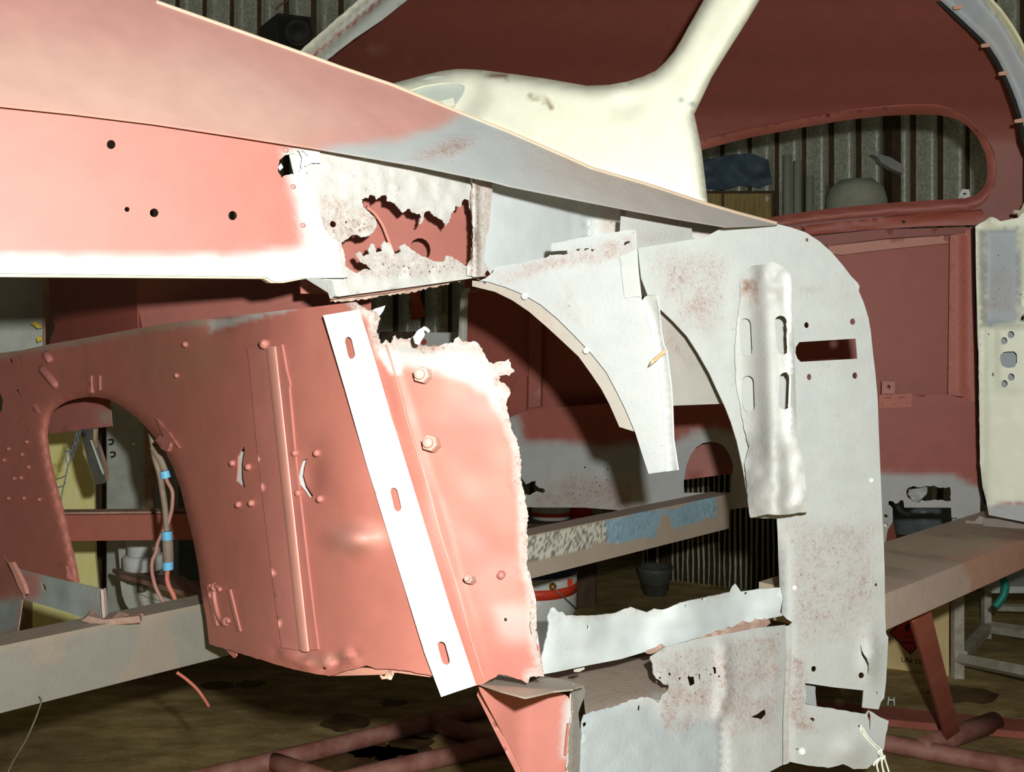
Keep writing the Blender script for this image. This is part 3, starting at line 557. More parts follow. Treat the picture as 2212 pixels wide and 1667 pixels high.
lh = [c('P', [(78, 880), (90, 855), (103, 880), (110, 915), (96, 918)]), c('P', [(150, 860), (162, 848), (178, 890), (170, 915)]), c('P', [(135, 1150), (145, 1120), (165, 1160), (182, 1200), (170, 1200)]), circ(*c('P', [(222, 1142)])[0], 2.2), circ(*c('P', [(212, 1425)])[0], 1.6, 3.5), circ(*c('P', [(235, 1495)])[0], 2.2, 3.5), circ(1092, 1338, 3.4, 4.2), c('P', [(-30, 1150), (5, 1180), (25, 1240), (15, 1330), (-30, 1370)]),
      c('T', [(372, -130), (392, -165), (402, -110), (385, 0), (387, 120), (408, 235), (365, 195), (328, 160), (335, 60), (340, -60)]), c('T', [(905, -20), (950, -40), (930, 30), (920, 110), (945, 200), (1005, 290), (970, 305), (925, 240), (880, 190), (868, 120), (885, 40)]), circ(*c('S', [(1105, 586)])[0], 4.5, 2.2), c('S', [(1298, 575), (1312, 560), (1320, 580), (1310, 592)]), c('O', [(735, 90), (742, 160), (730, 230), (750, 310), (742, 310), (724, 230), (734, 150), (728, 100)])]
def lo_rel(x, y):
    xc = 845+(y-750)*.292
    r = -.006*sst(-14, 14, x-xc)*sst(740, 770, y)
    r = r+.03*np.exp(-((x-765)/46)**2-((y-1165)/28)**2)-.014*np.exp(-((x-672)/26)**2-((y-1030)/45)**2)
    r = r-.02*np.exp(-((x-470)/34)**2-((y-697)/26)**2)+.005*noise(x, y, 150, 21)+.0015*noise(x, y, 60, 22)
    r = r+.016*np.exp(-(pdist(x, y, [(600, 1405), (680, 1440), (760, 1420)], False)/14)**2)*noise(x, y, 22, 9)
    return r
d_ls = lambda x, y: d_lo(x, y)-lo_rel(np.asarray(x, float), np.asarray(y, float))
panel('inner_wing_lower', lo, d_lo, lh, base=S(167, 102, 89), step=10, bstep=6, parent=car, th=.002, relief=lo_rel, rnd=(26, .03, opening),
      paint=[('p', [(835, 740), (1160, 820), (1160, 1500), (1050, 1500)], 30, S(182, 122, 108), .5), ('p', [(720, 1140), (800, 1130), (850, 1160), (800, 1185), (730, 1195)], 26, S(196, 146, 132), .5), ('p', [(960, 860), (1060, 850), (1080, 960), (1040, 1010), (940, 1000)], 34, RED, .7), ('p', [(1000, 1120), (1090, 1120), (1100, 1240), (1020, 1240)], 34, RED, .6), ('p', [(1050, 1400), (1150, 1400), (1150, 1480), (1040, 1480)], 22, RED, .7), ('l', edge_r[20:], 12, 10, S(170, 166, 160)), ('p', [(830, 700), (1110, 720), (1110, 900), (1085, 905), (1050, 850), (1010, 825), (930, 800), (845, 790)], 14, S(168, 166, 162)), ('p', [(1115, 900), (1160, 1050), (1150, 1240), (1128, 1200), (1118, 1000)], 14, S(172, 170, 166)), ('p', [(1070, 1310), (1170, 1300), (1170, 1380), (1090, 1385), (1070, 1350)], 22, S(170, 164, 158), .55),  # pale mid-panel blob paints in the dent's flash glare
             ('l', [(767, 650), (815, 690), (826, 760), (850, 790)], 14, 8, S(196, 190, 182)), ('l', [(0, 765), (300, 710), (440, 692)], 9, 8, S(150, 138, 120), .8), ('p', [(452, 690), (540, 676), (640, 660), (640, 668), (540, 690), (480, 710), (452, 718)], 5, S(172, 172, 168), .9), ('l', [(300, 720), (330, 800), (440, 780)], 40, 50, S(148, 108, 86), .5), ('l', [(640, 1400), (690, 1430), (740, 1415)], 8, 10, S(140, 118, 106), .4)],
      rust=[('l', edge_r, 16, 12, 1.0)])
panel('torn_curl', c('H', [(905, 985), (960, 920), (1040, 870), (1085, 830), (1130, 850), (1180, 900), (1150, 925), (1100, 895), (1065, 905), (1075, 970), (1050, 1030), (1010, 1110), (1000, 1140), (920, 1100)]), DC(1.075), base=WHITE, step=6, parent=car, crumple=(.006, 10), bstep=5)
panel('torn_curl', c('H', [(200, 545), (250, 520), (330, 500), (415, 470), (380, 560), (330, 630), (290, 665), (240, 600)]), DC(1.16), base=S(190, 190, 188), step=6, parent=car)
panel('edge_flange', c('R', [(985, 930), (1012, 1050), (1048, 1200), (1058, 1550), (1062, 1667), (1020, 1580), (1000, 1400), (1000, 1250), (990, 1050)])+c('O', [(865, 712), (730, 712), (732, 430), (800, 420)]), DC(1.12), base=LGREY, step=9, parent=car, paint=[('p', c('O', [(720, 400), (870, 400), (870, 720), (720, 720)]), 6, RED)])
sr = [(833+k*.292+1.5*math.sin(k/37), 744+k) for k in range(0, 735, 15)]
panel('seam_ridge', [(x-1.5, y) for x, y in sr]+[(x+1.5, y) for x, y in sr[::-1]], off(d_ls, -.003), th=.006, base=S(190, 132, 116), step=8, parent=car)
# backing sheet behind the two crescent holes
panel('backing_sheet', [(495, 975), (560, 975), (575, 1110), (500, 1110)], off(d_lo, .03), base=WHITE, step=20, parent=car)
panel('backing_sheet', [(630, 980), (700, 980), (710, 1100), (635, 1100)], off(d_lo, .03), base=WHITE, step=20, parent=car)

# pressed stiffener; ridge paler for worn primer and a gloss highlight put into colour
so = [(534, 751), (580, 745), (608, 744), (611, 760), (618, 800), (626, 830), (624, 840), (634, 950), (640, 1010), (650, 1100), (664, 1220), (676, 1320), (687, 1403), (660, 1404), (632, 1402), (608, 1398), (596, 1310), (582, 1200), (570, 1100), (556, 980), (546, 870)]
def so_rel(x, y):
    xc = np.interp(y, [747, 1403], [585, 657]); hw = 10.5
    u = np.clip(np.abs(x-xc)/hw, 0, 1)
    return .022*np.sqrt(np.clip(1-u*u, 0, 1))
panel('stiffener', so, off(d_ls, -.006), base=RED, step=12, parent=car, th=.003)
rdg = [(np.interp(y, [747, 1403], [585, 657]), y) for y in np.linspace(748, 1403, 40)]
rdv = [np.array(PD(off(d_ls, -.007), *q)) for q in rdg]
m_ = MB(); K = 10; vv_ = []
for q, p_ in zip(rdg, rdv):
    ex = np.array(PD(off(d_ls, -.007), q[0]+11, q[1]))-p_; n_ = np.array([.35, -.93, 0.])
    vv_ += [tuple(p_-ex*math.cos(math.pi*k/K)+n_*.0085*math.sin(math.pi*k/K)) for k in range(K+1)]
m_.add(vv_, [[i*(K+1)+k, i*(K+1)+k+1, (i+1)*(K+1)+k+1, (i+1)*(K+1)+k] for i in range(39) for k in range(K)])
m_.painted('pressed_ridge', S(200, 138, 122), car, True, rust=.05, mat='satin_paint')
MB().lathe([(0, .008), (.005, .006), (.007, .002), (.007, -.004)], PD(off(d_ls, -.01), 572, 743), 8, (-.3, -1, .2)).painted('weld_lump', RED, car, True)
for x, y in [(504, 1000), (538, 1008), (517, 1089), (545, 1086), (639, 978), (686, 978), (646, 1064), (693, 1077), (1083, 1241)]+c('U', [(80, 280), (200, 330), (240, 220), (40, 380), (255, 440), (130, 540), (190, 535), (80, 715), (215, 715), (350, 725)])+c('P', [(1558, 1020), (1635, 748)]):
    r = .0048*(1 if x > 400 else .85)
    MB().lathe([(0, r*1.5), (r*.5, r*1.5), (r*.9, r*1.1), (r, -.004)], PD(off(d_ls, -.002), x, y), 12, (-.1, -1, .1)).painted('rivet', RED, car, True)
def nut(x, y, r, colr, name='hex_nut'):
    p = Vector(PD(off(d_ls, -.001), x, y)); ax = (Vector((-.35, 0, CZ+.1))-p).normalized()
    m = MB().lathe([(0, .016), (r*.55, .016), (r*.62, .018), (r*.62, .022), (r*.5, .024), (0, .024)], p, 16, ax)
    o = MB().lathe([(r*.55, .0165), (r*.92, .0165), (r, .013), (r, -.004)], p, 6, ax).painted(name, colr, car)
    m.painted('bolt_end', colr, o, True)
nut(918, 811, .0098, S(196, 160, 148)); nut(936, 959, .0098, S(196, 150, 136)); nut(1020, 1253, .005, S(190, 150, 140))
# louvre and clips
for pts in ([(60, 1075), (85, 1065), (155, 1430), (125, 1430)], [(245, 1112), (268, 1112), (358, 1478), (332, 1475)]):
    panel('louvre_bar', c('T', pts), off(d_ls, -.008), th=.006, base=RED, step=8, parent=car)
lp = [PD(off(d_ls, -.005), *q) for q in c('T', [(190, 1115), (160, 1085), (132, 1092), (135, 1180), (150, 1260), (172, 1340), (200, 1385), (240, 1392), (265, 1380)])]
MB().tube(spl(lp, 4), .0035, 8).painted('louvre_loop', RED, car, True)
for (x, y) in c('T', [(140, 1090), (240, 1390)]): MB().lathe([(0, .008), (.005, .006), (.007, 0), (.007, -.003)], PD(off(d_ls, -.002), x, y), 10, (-.1, -1, .1)).painted('rivet', RED, car, True)
for pts in ([(700, 1040), (720, 1030), (798, 1022), (800, 1172), (770, 1180), (768, 1040), (715, 1050)], [(862, 1025), (873, 1022), (873, 1150), (860, 1150)]):
    panel('clip_bracket', c('P', pts), off(d_ls, -.008), th=.008, base=RED, step=8, parent=car)
panel('angled_clip', c('P', [(1365, 1388), (1420, 1462), (1480, 1520), (1505, 1560), (1572, 1660), (1500, 1600), (1470, 1690), (1420, 1667), (1362, 1590), (1400, 1545), (1440, 1560), (1400, 1480)]), off(d_ls, -.012), th=.006, base=RED, step=8, parent=car, crumple=(.0015, 14))
for a, b, r in (((405, 830), (455, 900), .0085), ((365, 950), (510, 1120), .0085)):
    q = c('P', [a, b]); MB().tube(spl([PD(off(d_ls, .002), *q[0]), PD(off(d_ls, -.004), (q[0][0]+q[1][0])/2, (q[0][1]+q[1][1])/2), PD(off(d_ls, .002), *q[1])], 4), [r*.6]+[r]*3+[r]*4+[r*.5], 10).painted('sealant_ridge', RED, car, True)
panel('angled_clip', c('P', [(265, 1290), (300, 1275), (345, 1360), (310, 1350)]), off(d_ls, -.008), th=.006, base=RED, step=8, parent=car)
panel('leg_clip', c('Y', [(1020, 160), (1130, 160), (1180, 190), (1260, 440), (1200, 430), (1140, 190), (1020, 180)]), off(d_ls, -.008), th=.006, base=RED, step=8, parent=car)
# strip under the lower edge
panel('lower_edge_strip', c('S', [(1380, 580), (1500, 585), (1700, 600), (2050, 640), (2050, 665), (1750, 625), (1650, 640), (1540, 645), (1150, 655), (900, 612), (1100, 640)]), off(d_ls, .012), th=.004, base=S(186, 130, 112), step=9, parent=car)
panel('loose_flake', rag(c('S', [(1600, 655), (1640, 660), (1655, 620), (1700, 615), (1718, 650), (1700, 690), (1650, 680), (1620, 685), (1600, 655)]), 1, 4, 3)[:-1], off(d_ls, -.004), base=S(196, 160, 140), step=6, parent=car, crumple=(.005, 8))
panel('bent_tab', c('S', [(240, 425), (330, 450), (328, 480), (310, 497), (280, 470)]), off(d_ls, .01), base=S(186, 110, 96), step=7, parent=car)

# white slotted strip bolted down the panel
d_ws = off(d_lo, -.045)
ws = [(698, 681), (735, 675), (772, 669), (800, 757), (836, 880), (873, 1000), (922, 1160), (970, 1317), (1025, 1481), (988, 1493), (953, 1505), (917, 1410), (854, 1205), (791, 1000), (745, 840)]
panel('slotted_strip', ws, D2(700, 1.165, 1020, 1.088), [slot(*c('Q', [(1318, 452)])[0], 19, 49, -13), slot(*c('T', [(1722, 322)])[0], 19, 53, -13), slot(*c('S', [(2158, 456)])[0], 21, 53, -15)], base=S(226, 228, 224), step=16, parent=car, th=.004, label='white slotted steel strip',
      rust=[('l', c('T', [(1955, 950), (1960, 952)]), 4, 4, .9), ('l', c('T', [(1570, 90), (1590, 110)]), 3, 3, .9), ('l', c('Q', [(1240, 560), (1240, 570)]), 3, 3, 1.0)])

# leg bracket at the left bottom
gy = c('Y', [(300, 210), (360, 240), (600, 300), (850, 370), (1240, 460), (1500, 520), (1840, 600), (1855, 640), (1880, 900), (1890, 1090), (1850, 1170), (1700, 1180), (1540, 1140), (1200, 1015), (840, 905), (560, 835), (430, 785), (470, 700), (400, 500)])
panel('leg_gusset', gy, D2(36, 1.66, 225, 1.50), [c('Y', [(735, 470), (790, 510), (825, 560), (830, 620), (800, 650), (770, 600), (745, 520)])], base=S(140, 148, 142), step=10, parent=car, crumple=(.003, 30), paint=[('p', c('Y', [(280, 200), (720, 330), (730, 700), (560, 850), (400, 760)]), 12, RED, .8)], rust=[('p', c('Y', [(1500, 520), (1900, 600), (1900, 1200), (1600, 1200)]), 16, .6)])
panel('gusset_flange', c('Y', [(1810, 620), (1855, 605), (1872, 760), (1895, 1090), (1855, 1170), (1835, 1000)]), DC(1.49), base=S(176, 156, 146), step=8, th=.01, parent=car)
panel('leg_channel', c('Y', [(-600, 0), (60, 0), (150, 130), (230, 280), (330, 460), (410, 640), (430, 760), (400, 800), (380, 980), (320, 1370), (0, 1440), (-600, 1560)]), D2(-60, 1.75, 50, 1.60), base=S(150, 96, 82), step=14, parent=car, crumple=(.01, 40), paint=[('p', c('Y', [(-600, 900), (380, 760), (420, 700), (320, 1400), (-600, 1500)]), 14, S(140, 148, 146))])
panel('leg_flange', c('Y', [(140, 120), (210, 120), (300, 280), (420, 520), (470, 690), (420, 700), (330, 560), (240, 330)]), D2(0, 1.62, 60, 1.58), base=S(170, 120, 104), step=8, th=.006, parent=car)

# battery box seen under the upper wing
panel('box_side', [(106, 560), (300, 560), (297, 648), (307, 706), (260, 760), (108, 770)], D2(106, 2.16, 300, 1.76), base=DRED, step=30, parent=car)  # darker red than the front: shade of the turned side in colour
panel('box_front', [(299, 560), (800, 560), (800, 700), (300, 780), (296, 648)], D2(300, 1.76, 780, 1.44), base=RED, step=30, parent=car)
panel('box_floor', c('P', [(420, 1180), (960, 1180), (975, 1355), (985, 1465), (430, 1532)]), D2(100, 2.22, 245, 2.08), base=RED, step=16, parent=car, paint=[('p', c('P', [(850, 1340), (1000, 1340), (1000, 1440), (880, 1430)]), 10, S(160, 140, 130))])

# ------------------------------------------------------------------ cream scuttle and windscreen pillar
d_cr = D3((1528, 437, 1.55), (1600, 0, 1.66), (850, 180, 1.82))
pil_l = [(1007, 149), (1040, 151), (1110, 160), (1180, 170), (1268, 185), (1315, 183), (1355, 176), (1390, 165), (1416, 153), (1438, 133), (1456, 111), (1472, 86), (1486, 60), (1504, 28), (1520, 0), (1590, -120)]
cream = [(800, 200), (849, 180), (900, 166), (950, 154), (985, 149)]+pil_l+[(1710, -120), (1641, 0), (1614, 45), (1587, 87), (1560, 130), (1537, 168), (1500, 246), (1503, 262), (1510, 295), (1516, 326), (1523, 385), (1530, 450), (1500, 452), (1400, 415), (1280, 385), (1100, 310), (977, 265), (860, 215)]
vent = c('X', [(420, 575), (560, 525), (700, 482), (850, 456), (1000, 437), (1120, 433), (1200, 440), (1290, 458), (1335, 478), (1352, 510), (1345, 560), (1310, 640), (1250, 730), (1210, 785), (1150, 830), (900, 760), (600, 650)])
panel('cream_scuttle', cream, d_cr, [vent], th=.003, base=CREAM, step=10, parent=car, mat='gloss_paint', rnd=(34, .045), label='cream painted scuttle and windscreen pillar',
      relief=lambda x, y: -.012*np.exp(-((x-1350)/40)**2-((y-225)/30)**2)-.02*sst(70, 10, pdist(x, y, vent))*sst(800, 960, x),
      paint=[('l', c('X', [(1590, 255), (1750, 290), (1900, 315), (2030, 350)]), 4, 3, S(150, 126, 96)), ('l', c('C', [(130, 625), (180, 630), (225, 630), (255, 660), (265, 690)]), 3, 4, S(150, 130, 84)), ('l', c('C', [(1100, 640), (1160, 665), (1215, 655)]), 3, 4, S(170, 180, 178))],
      rust=[('l', c('C', [(130, 625), (200, 640), (265, 690)]), 6, 5, .9)])
panel('vent_recess', [(860, 190), (930, 165), (1010, 165), (1010, 215), (985, 250), (880, 225)], off(d_cr, .03), base=S(200, 206, 196), step=12, parent=car, mat='gloss_paint')
panel('vent_tab', c('X', [(940, 735), (1180, 668), (1195, 770), (1215, 790), (1100, 830)]), off(d_cr, -.004), base=CREAM, step=8, parent=car, mat='gloss_paint')

# far windscreen pillar
d_fp = D3((680, 115, 2.38), (834, 0, 2.48), (620, 115, 2.36))
panel('far_pillar', [(620, 142), (654, 107), (700, 68), (742, 30), (779, -3), (880, -100), (990, -110), (879, 0), (826, 42), (764, 84), (712, 124), (660, 165)], d_fp, base=S(196, 200, 190), step=9, th=.004, parent=car,
      relief=lambda x, y: .022*np.cos(np.clip(((y-(108-(x-655)*.88))/1.33)/44, 0, 1)*2*math.pi),
      paint=[('l', [(640, 165), (690, 108), (760, 52), (830, -8), (900, -70)], 4, 4, DRED), ('l', [(655, 104), (780, -6), (890, -110)], 10, 5, CREAM)])

# roof lining, rear window
def d_roof(x, y):
    base = np.interp(y, [-260, -150, 0, 150, 245, 300, 480, 560], [1/1.85, 1/2.02, 1/2.28, 1/2.52, 1/2.66, 1/2.70, 1/2.73, 1/2.73])
    return 1/(base+(x-1800)*.000055)
win = spl([(1380, 372), (1450, 345), (1517, 324), (1600, 302), (1678, 286), (1760, 271), (1833, 259), (1905, 251), (1967, 248), (2010, 248), (2034, 250), (2062, 257), (2085, 269), (2106, 289), (2118, 309), (2128, 333), (2132, 356), (2132, 380), (2126, 402), (2112, 417), (2098, 424), (2050, 430), (1984, 434), (1900, 440), (1789, 451), (1700, 463), (1640, 474), (1500, 500), (1400, 515), (1352, 480), (1350, 410)], 3)
roof = [(640, 175), (712, 124), (764, 84), (826, 42), (879, 0), (1000, -110), (1120, -230), (1900, -230), (1990, -60), (2036, 0), (2080, 40), (2105, 66), (2125, 90), (2142, 108), (2160, 138), (2176, 168), (2190, 205), (2201, 235), (2214, 290), (2214, 500), (2120, 486), (2000, 490), (1850, 499), (1758, 508), (1640, 520), (1300, 560), (900, 420)]
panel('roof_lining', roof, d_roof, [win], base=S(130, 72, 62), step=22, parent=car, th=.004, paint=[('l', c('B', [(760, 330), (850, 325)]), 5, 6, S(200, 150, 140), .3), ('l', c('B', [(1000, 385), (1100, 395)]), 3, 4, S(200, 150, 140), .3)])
outw = spl([(1360, 352), (1440, 326), (1514, 304), (1600, 283), (1700, 263), (1816, 242), (1900, 233), (1984, 228), (2030, 231), (2070, 245), (2118, 286), (2140, 318), (2150, 350), (2149, 390), (2136, 425), (2112, 446), (2060, 458), (1950, 463), (1800, 475), (1700, 487), (1640, 497), (1450, 525), (1340, 520), (1330, 420)], 3)
panel('rear_window_frame', outw, off(d_roof, -.012), [win], base=S(150, 86, 74), step=9, parent=car, th=.006,
      relief=lambda x, y: -.012*np.exp(-(pdist(x, y, win)/7)**2)+.012*np.exp(-((pdist(x, y, win)-16)/5)**2)*sst(380, 430, y))
panel('belt_rail', [(1500, 530), (1640, 500), (1758, 485), (1900, 470), (2040, 462), (2120, 455), (2140, 484), (2107, 486), (1990, 489), (1860, 497), (1758, 507), (1640, 520), (1500, 545)], off(d_roof, -.03), base=DRED, step=12, th=.01, parent=car, relief=lambda x, y: .012*np.exp(-((y-(482-(x-1850)*.12))/6)**2))
for x, y in c('K', [(378, 295), (262, 308), (1140, 238)]):
    panel('hole_shade_disc', circ(x, y, 4, 3.4), DC(float(d_roof(np.float64(x), np.float64(y)))-.035), base=S(60, 36, 30), step=6, parent=car)  # dark discs paint in the shade of holes along the belt rail
panel('window_tab', c('V', [(1755, 1276), (1782, 1215), (1826, 1218), (1836, 1262), (1800, 1275)]), off(d_roof, -.02), [circ(*c('V', [(1797, 1246)])[0], 4, 2.4)], base=LGREY, step=6, parent=car)

# rear seat bulkhead, strips and the lower wall
d_bk = D2(1000, 3.0, 2120, 2.62)
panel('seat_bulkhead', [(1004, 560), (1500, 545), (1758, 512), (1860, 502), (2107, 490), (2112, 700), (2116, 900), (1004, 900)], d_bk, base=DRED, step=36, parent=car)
panel('bulkhead_strip', c('K', [(340, 365), (900, 310), (1700, 285), (1700, 345), (1550, 352), (1000, 385), (480, 448), (380, 440)]), off(d_bk, -.02), base=S(132, 72, 62), step=14, th=.02, parent=car)
panel('bulkhead_strip', c('K', [(470, 452), (1000, 395), (1490, 360), (1490, 400), (1550, 425), (1000, 480), (600, 530), (500, 520)]), off(d_bk, -.03), base=S(176, 120, 104), step=14, th=.012, parent=car)  # paler red puts the strip's lit face into its colour
panel('bulkhead_post', [(2052, 508), (2084, 504), (2084, 498), (2107, 492), (2112, 700), (2117, 868), (2080, 866), (2080, 857), (2048, 852)], off(d_bk, -.05), base=S(164, 90, 76), step=14, th=.008, parent=car, relief=lambda x, y: .012*sst(2080, 2084, x))
panel('bulkhead_post', c('G', [(1478, -120), (1590, -120), (1578, 970), (1470, 980)]), off(d_bk, -.04), base=S(150, 84, 72), step=16, th=.02, parent=car)
panel('bulkhead_edge', c('G', [(1385, 700), (1460, 700), (1450, 1100), (1320, 1105), (1290, 900)]), off(d_bk, -.03), base=DRED, step=14, th=.01, parent=car)
low = [(1090, 905), (1140, 886), (1200, 880), (1300, 872), (1560, 862), (1900, 853), (2048, 852), (2116, 868), (2118, 940), (2118, 1055), (2117, 1110)]+rag(c('D', [(1570, 520), (1530, 590), (1450, 620), (1340, 600), (1190, 590)]), 1.2, 5, 3)+c('D', [(1168, 580), (1162, 445), (1150, 440), (490, 440), (480, 360)])+rag(c('D', [(470, 340), (430, 335), (410, 370), (360, 385), (330, 350), (290, 345), (260, 350), (265, 390), (220, 430), (160, 420)]), 1.2, 4, 6)+[(1850, 1095), (1640, 1092), (1580, 1100), (1460, 1100), (1380, 1105), (1260, 1096), (1160, 1096), (1120, 1094)]
wa = [(1478, 1064), (1477, 1040), (1482, 1008), (1492, 982), (1504, 966), (1518, 957), (1532, 954), (1548, 955), (1562, 962), (1572, 975), (1580, 992), (1584, 1008), (1580, 1030), (1578, 1064)]
rot = rag(c('D', [(520, 230), (530, 170), (620, 130), (660, 145), (720, 150), (900, 125), (1000, 155), (1150, 150), (1155, 345), (1110, 350), (1010, 325), (900, 330), (800, 345), (740, 330), (690, 372), (600, 340), (530, 280), (520, 230)]), 1.2, 4, 7)[:-1]
rot2 = rag(c('R', [(918, 130), (960, 190), (1010, 160), (1045, 155), (1045, 195), (1075, 220), (1120, 225), (1130, 250), (1105, 265), (1060, 245), (1030, 260), (1000, 280), (940, 270), (918, 130)]), 1.2, 4, 4)[:-1]
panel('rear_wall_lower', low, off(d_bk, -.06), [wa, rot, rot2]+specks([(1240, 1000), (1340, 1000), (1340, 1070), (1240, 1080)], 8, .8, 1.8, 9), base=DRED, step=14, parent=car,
      paint=[('p', [(1000, 975), (1100, 965), (1140, 955), (1200, 952), (1260, 958), (1300, 968), (1360, 955), (1400, 968), (1460, 955), (1500, 930), (1540, 925), (1590, 935), (1640, 990), (1900, 1022), (1950, 1025), (2060, 1024), (2100, 1050), (2200, 1060), (2200, 1200), (1000, 1200)], 10, GREY), ('p', [(1090, 900), (1115, 880), (1135, 960), (1110, 975)], 10, GREY)],
      rust=[('p', [(1230, 1020), (1370, 1040), (1380, 1110), (1140, 1110), (1150, 1070)], 20, .9), ('p', [(1900, 1040), (2120, 1040), (2120, 1120), (1900, 1120)], 8, .35)])
panel('wheel_arch_inner', [(1470, 950), (1590, 950), (1595, 1020), (1585, 1022), (1480, 1036), (1470, 1030)], off(d_bk, .12), base=RED, step=20, parent=car)
panel('rot_flake', rag(c('D', [(560, 180), (700, 160), (820, 150), (815, 240), (780, 280), (720, 330), (680, 370), (600, 330), (540, 250), (560, 180)]), 1.2, 5, 3)[:-1], off(d_bk, 0), base=GREY, step=8, parent=car, crumple=(.01, 14), rust=[('p', c('D', [(540, 140), (830, 140), (830, 220), (540, 220)]), 6, 1.0)])
panel('floor_bracket', c('D', [(1185, 600), (1345, 605), (1345, 680), (1310, 790), (1170, 810), (1160, 780)]), D2(2058, 2.45, 2085, 2.45), base=S(150, 150, 146), step=9, parent=car, th=.004)
panel('floor_bracket', c('D', [(1375, 625), (1500, 640), (1570, 560), (1660, 590), (1650, 660), (1560, 720), (1420, 775), (1370, 760)]), D2(2085, 2.4, 2130, 2.38), base=S(150, 140, 132), step=9, parent=car, th=.004, crumple=(.008, 20))
# seat belt plate and little box on the wall
panel('belt_plate', c('L', [(920, 212), (1060, 210), (1215, 198), (1205, 325), (920, 335)]), off(d_bk, -.075), [circ(*p_, 1.6) for p_ in c('L', [(950, 295), (1055, 298), (1168, 285)])]+[c('L', [(968, 236), (1030, 232), (1030, 243), (968, 247)]), c('L', [(1088, 233), (1150, 230), (1150, 241), (1088, 244)])], th=.006, base=S(170, 92, 78), step=9, parent=car)
panel('belt_plate', c('L', [(948, 92), (1062, 98), (1060, 205), (945, 208)]), off(d_bk, -.085), [circ(*c('L', [(1006, 146)])[0], 4, 4.6)], th=.01, base=RED, step=9, parent=car)
# far door post seen through the wheel arch
panel('far_door_post', c('H', [(1640, 1180), (1665, 950), (1675, 700), (1690, 420), (1720, 270), (1770, 190), (1865, 165), (1868, 230), (1830, 250), (1818, 600), (1805, 1180)]), DC(2.75), base=S(176, 176, 168), step=7, th=.02, parent=car, relief=lambda x, y: .01*np.exp(-((x-1000)/4)**2))
panel('far_sill_strip', c('H', [(1860, 235), (2100, 165), (2110, 178), (1880, 255)]), DC(2.74), base=S(150, 130, 108), step=8, th=.01, parent=car)

# near rear door post, cream with the lock plate
d_bp = D2(2107, 2.26, 2212, 2.20)
bp = [(2107, 489), (2109, 600), (2111, 660), (2112, 720), (2114, 760), (2115, 850), (2117, 1000), (2122, 1050), (2130, 1080), (2136, 1112), (2175, 1120), (2212, 1127), (2330, 1150), (2330, 440), (2212, 458), (2200, 470), (2180, 474), (2161, 478)]+c('BB', [(350, 200), (320, 180), (290, 168), (265, 172), (240, 195), (200, 215)])
bh = [circ(*p_, 7, 8) for p_ in c('BB', [(430, 1052), (378, 1098), (432, 1370), (380, 1420)])]+[c('BB', [(345, 1240), (350, 1205), (375, 1182), (410, 1178), (455, 1178), (475, 1200), (475, 1260), (455, 1295), (405, 1302), (365, 1285)]), c('BB', [(252, 1045), (262, 1040), (270, 1052), (262, 1056)]), c('BB', [(285, 1345), (298, 1335), (302, 1358), (290, 1368)])]+specks(c('BB', [(490, 720), (527, 690), (527, 850), (490, 850)]), 7, 1.3, 2.6, 3)+[c('BB', [(500, 920), (527, 890), (527, 952), (490, 955)])]+specks(c('BB', [(255, 300), (420, 310), (420, 900), (255, 900)]), 6, .8, 1.5, 6)
panel('post_inner', [(2124, 700), (2212, 690), (2330, 690), (2330, 860), (2124, 860)], off(d_bp, .05), base=S(150, 156, 160), step=20, parent=car)
panel('rear_door_post', bp, d_bp, bh, base=S(222, 224, 204), step=9, parent=car, th=.003, label='cream rear door post',
      relief=lambda x, y: -.016*sst(2126, 2131, x)*sst(2206, 2202, x)*sst(490, 497, y)*sst(706, 700, y)+.006*sst(2152, 2156, x)*sst(702, 706, y)*sst(846, 842, y)-.006*np.exp(-((x-2122)/7)**2)+.02*np.exp(-((x-2145)/8)**2-((y-474)/7)**2),
      paint=[('p', c('BB', [(235, 265), (480, 250), (500, 600), (480, 960), (245, 990)]), 4, S(158, 164, 170)), ('p', c('BB', [(180, 260), (236, 260), (246, 1020), (205, 1000)]), 4, S(160, 160, 148)), ('p', c('D', [(1650, 420), (2300, 370), (2300, 700), (1560, 600), (1600, 150), (1660, 300)]), 5, S(166, 168, 170)), ('l', c('D', [(1720, 410), (2212, 375)]), 2.5, 3, S(170, 130, 130))],
      rust=[('p', c('BB', [(300, 560), (470, 560), (470, 900), (240, 860)]), 10, .6), ('l', [(2113, 700), (2116, 900), (2120, 1050)], 6, 4, .6)])
panel('door_seal', [(2104, 488), (2109, 488), (2111, 600), (2113, 720), (2116, 800), (2119, 950), (2122, 1040), (2131, 1085), (2128, 1090), (2119, 1045), (2115, 950), (2111, 760), (2107, 640)], D2(2104, 2.42, 2130, 2.42), mat='rubber', step=8, th=.01, parent=car)
panel('post_foot', c('D', [(1640, 590), (1800, 600), (2212, 640), (2600, 680), (2600, 790), (2212, 745), (1620, 715)]), D2(2126, 2.36, 2212, 2.32), base=S(130, 118, 108), step=10, parent=car)
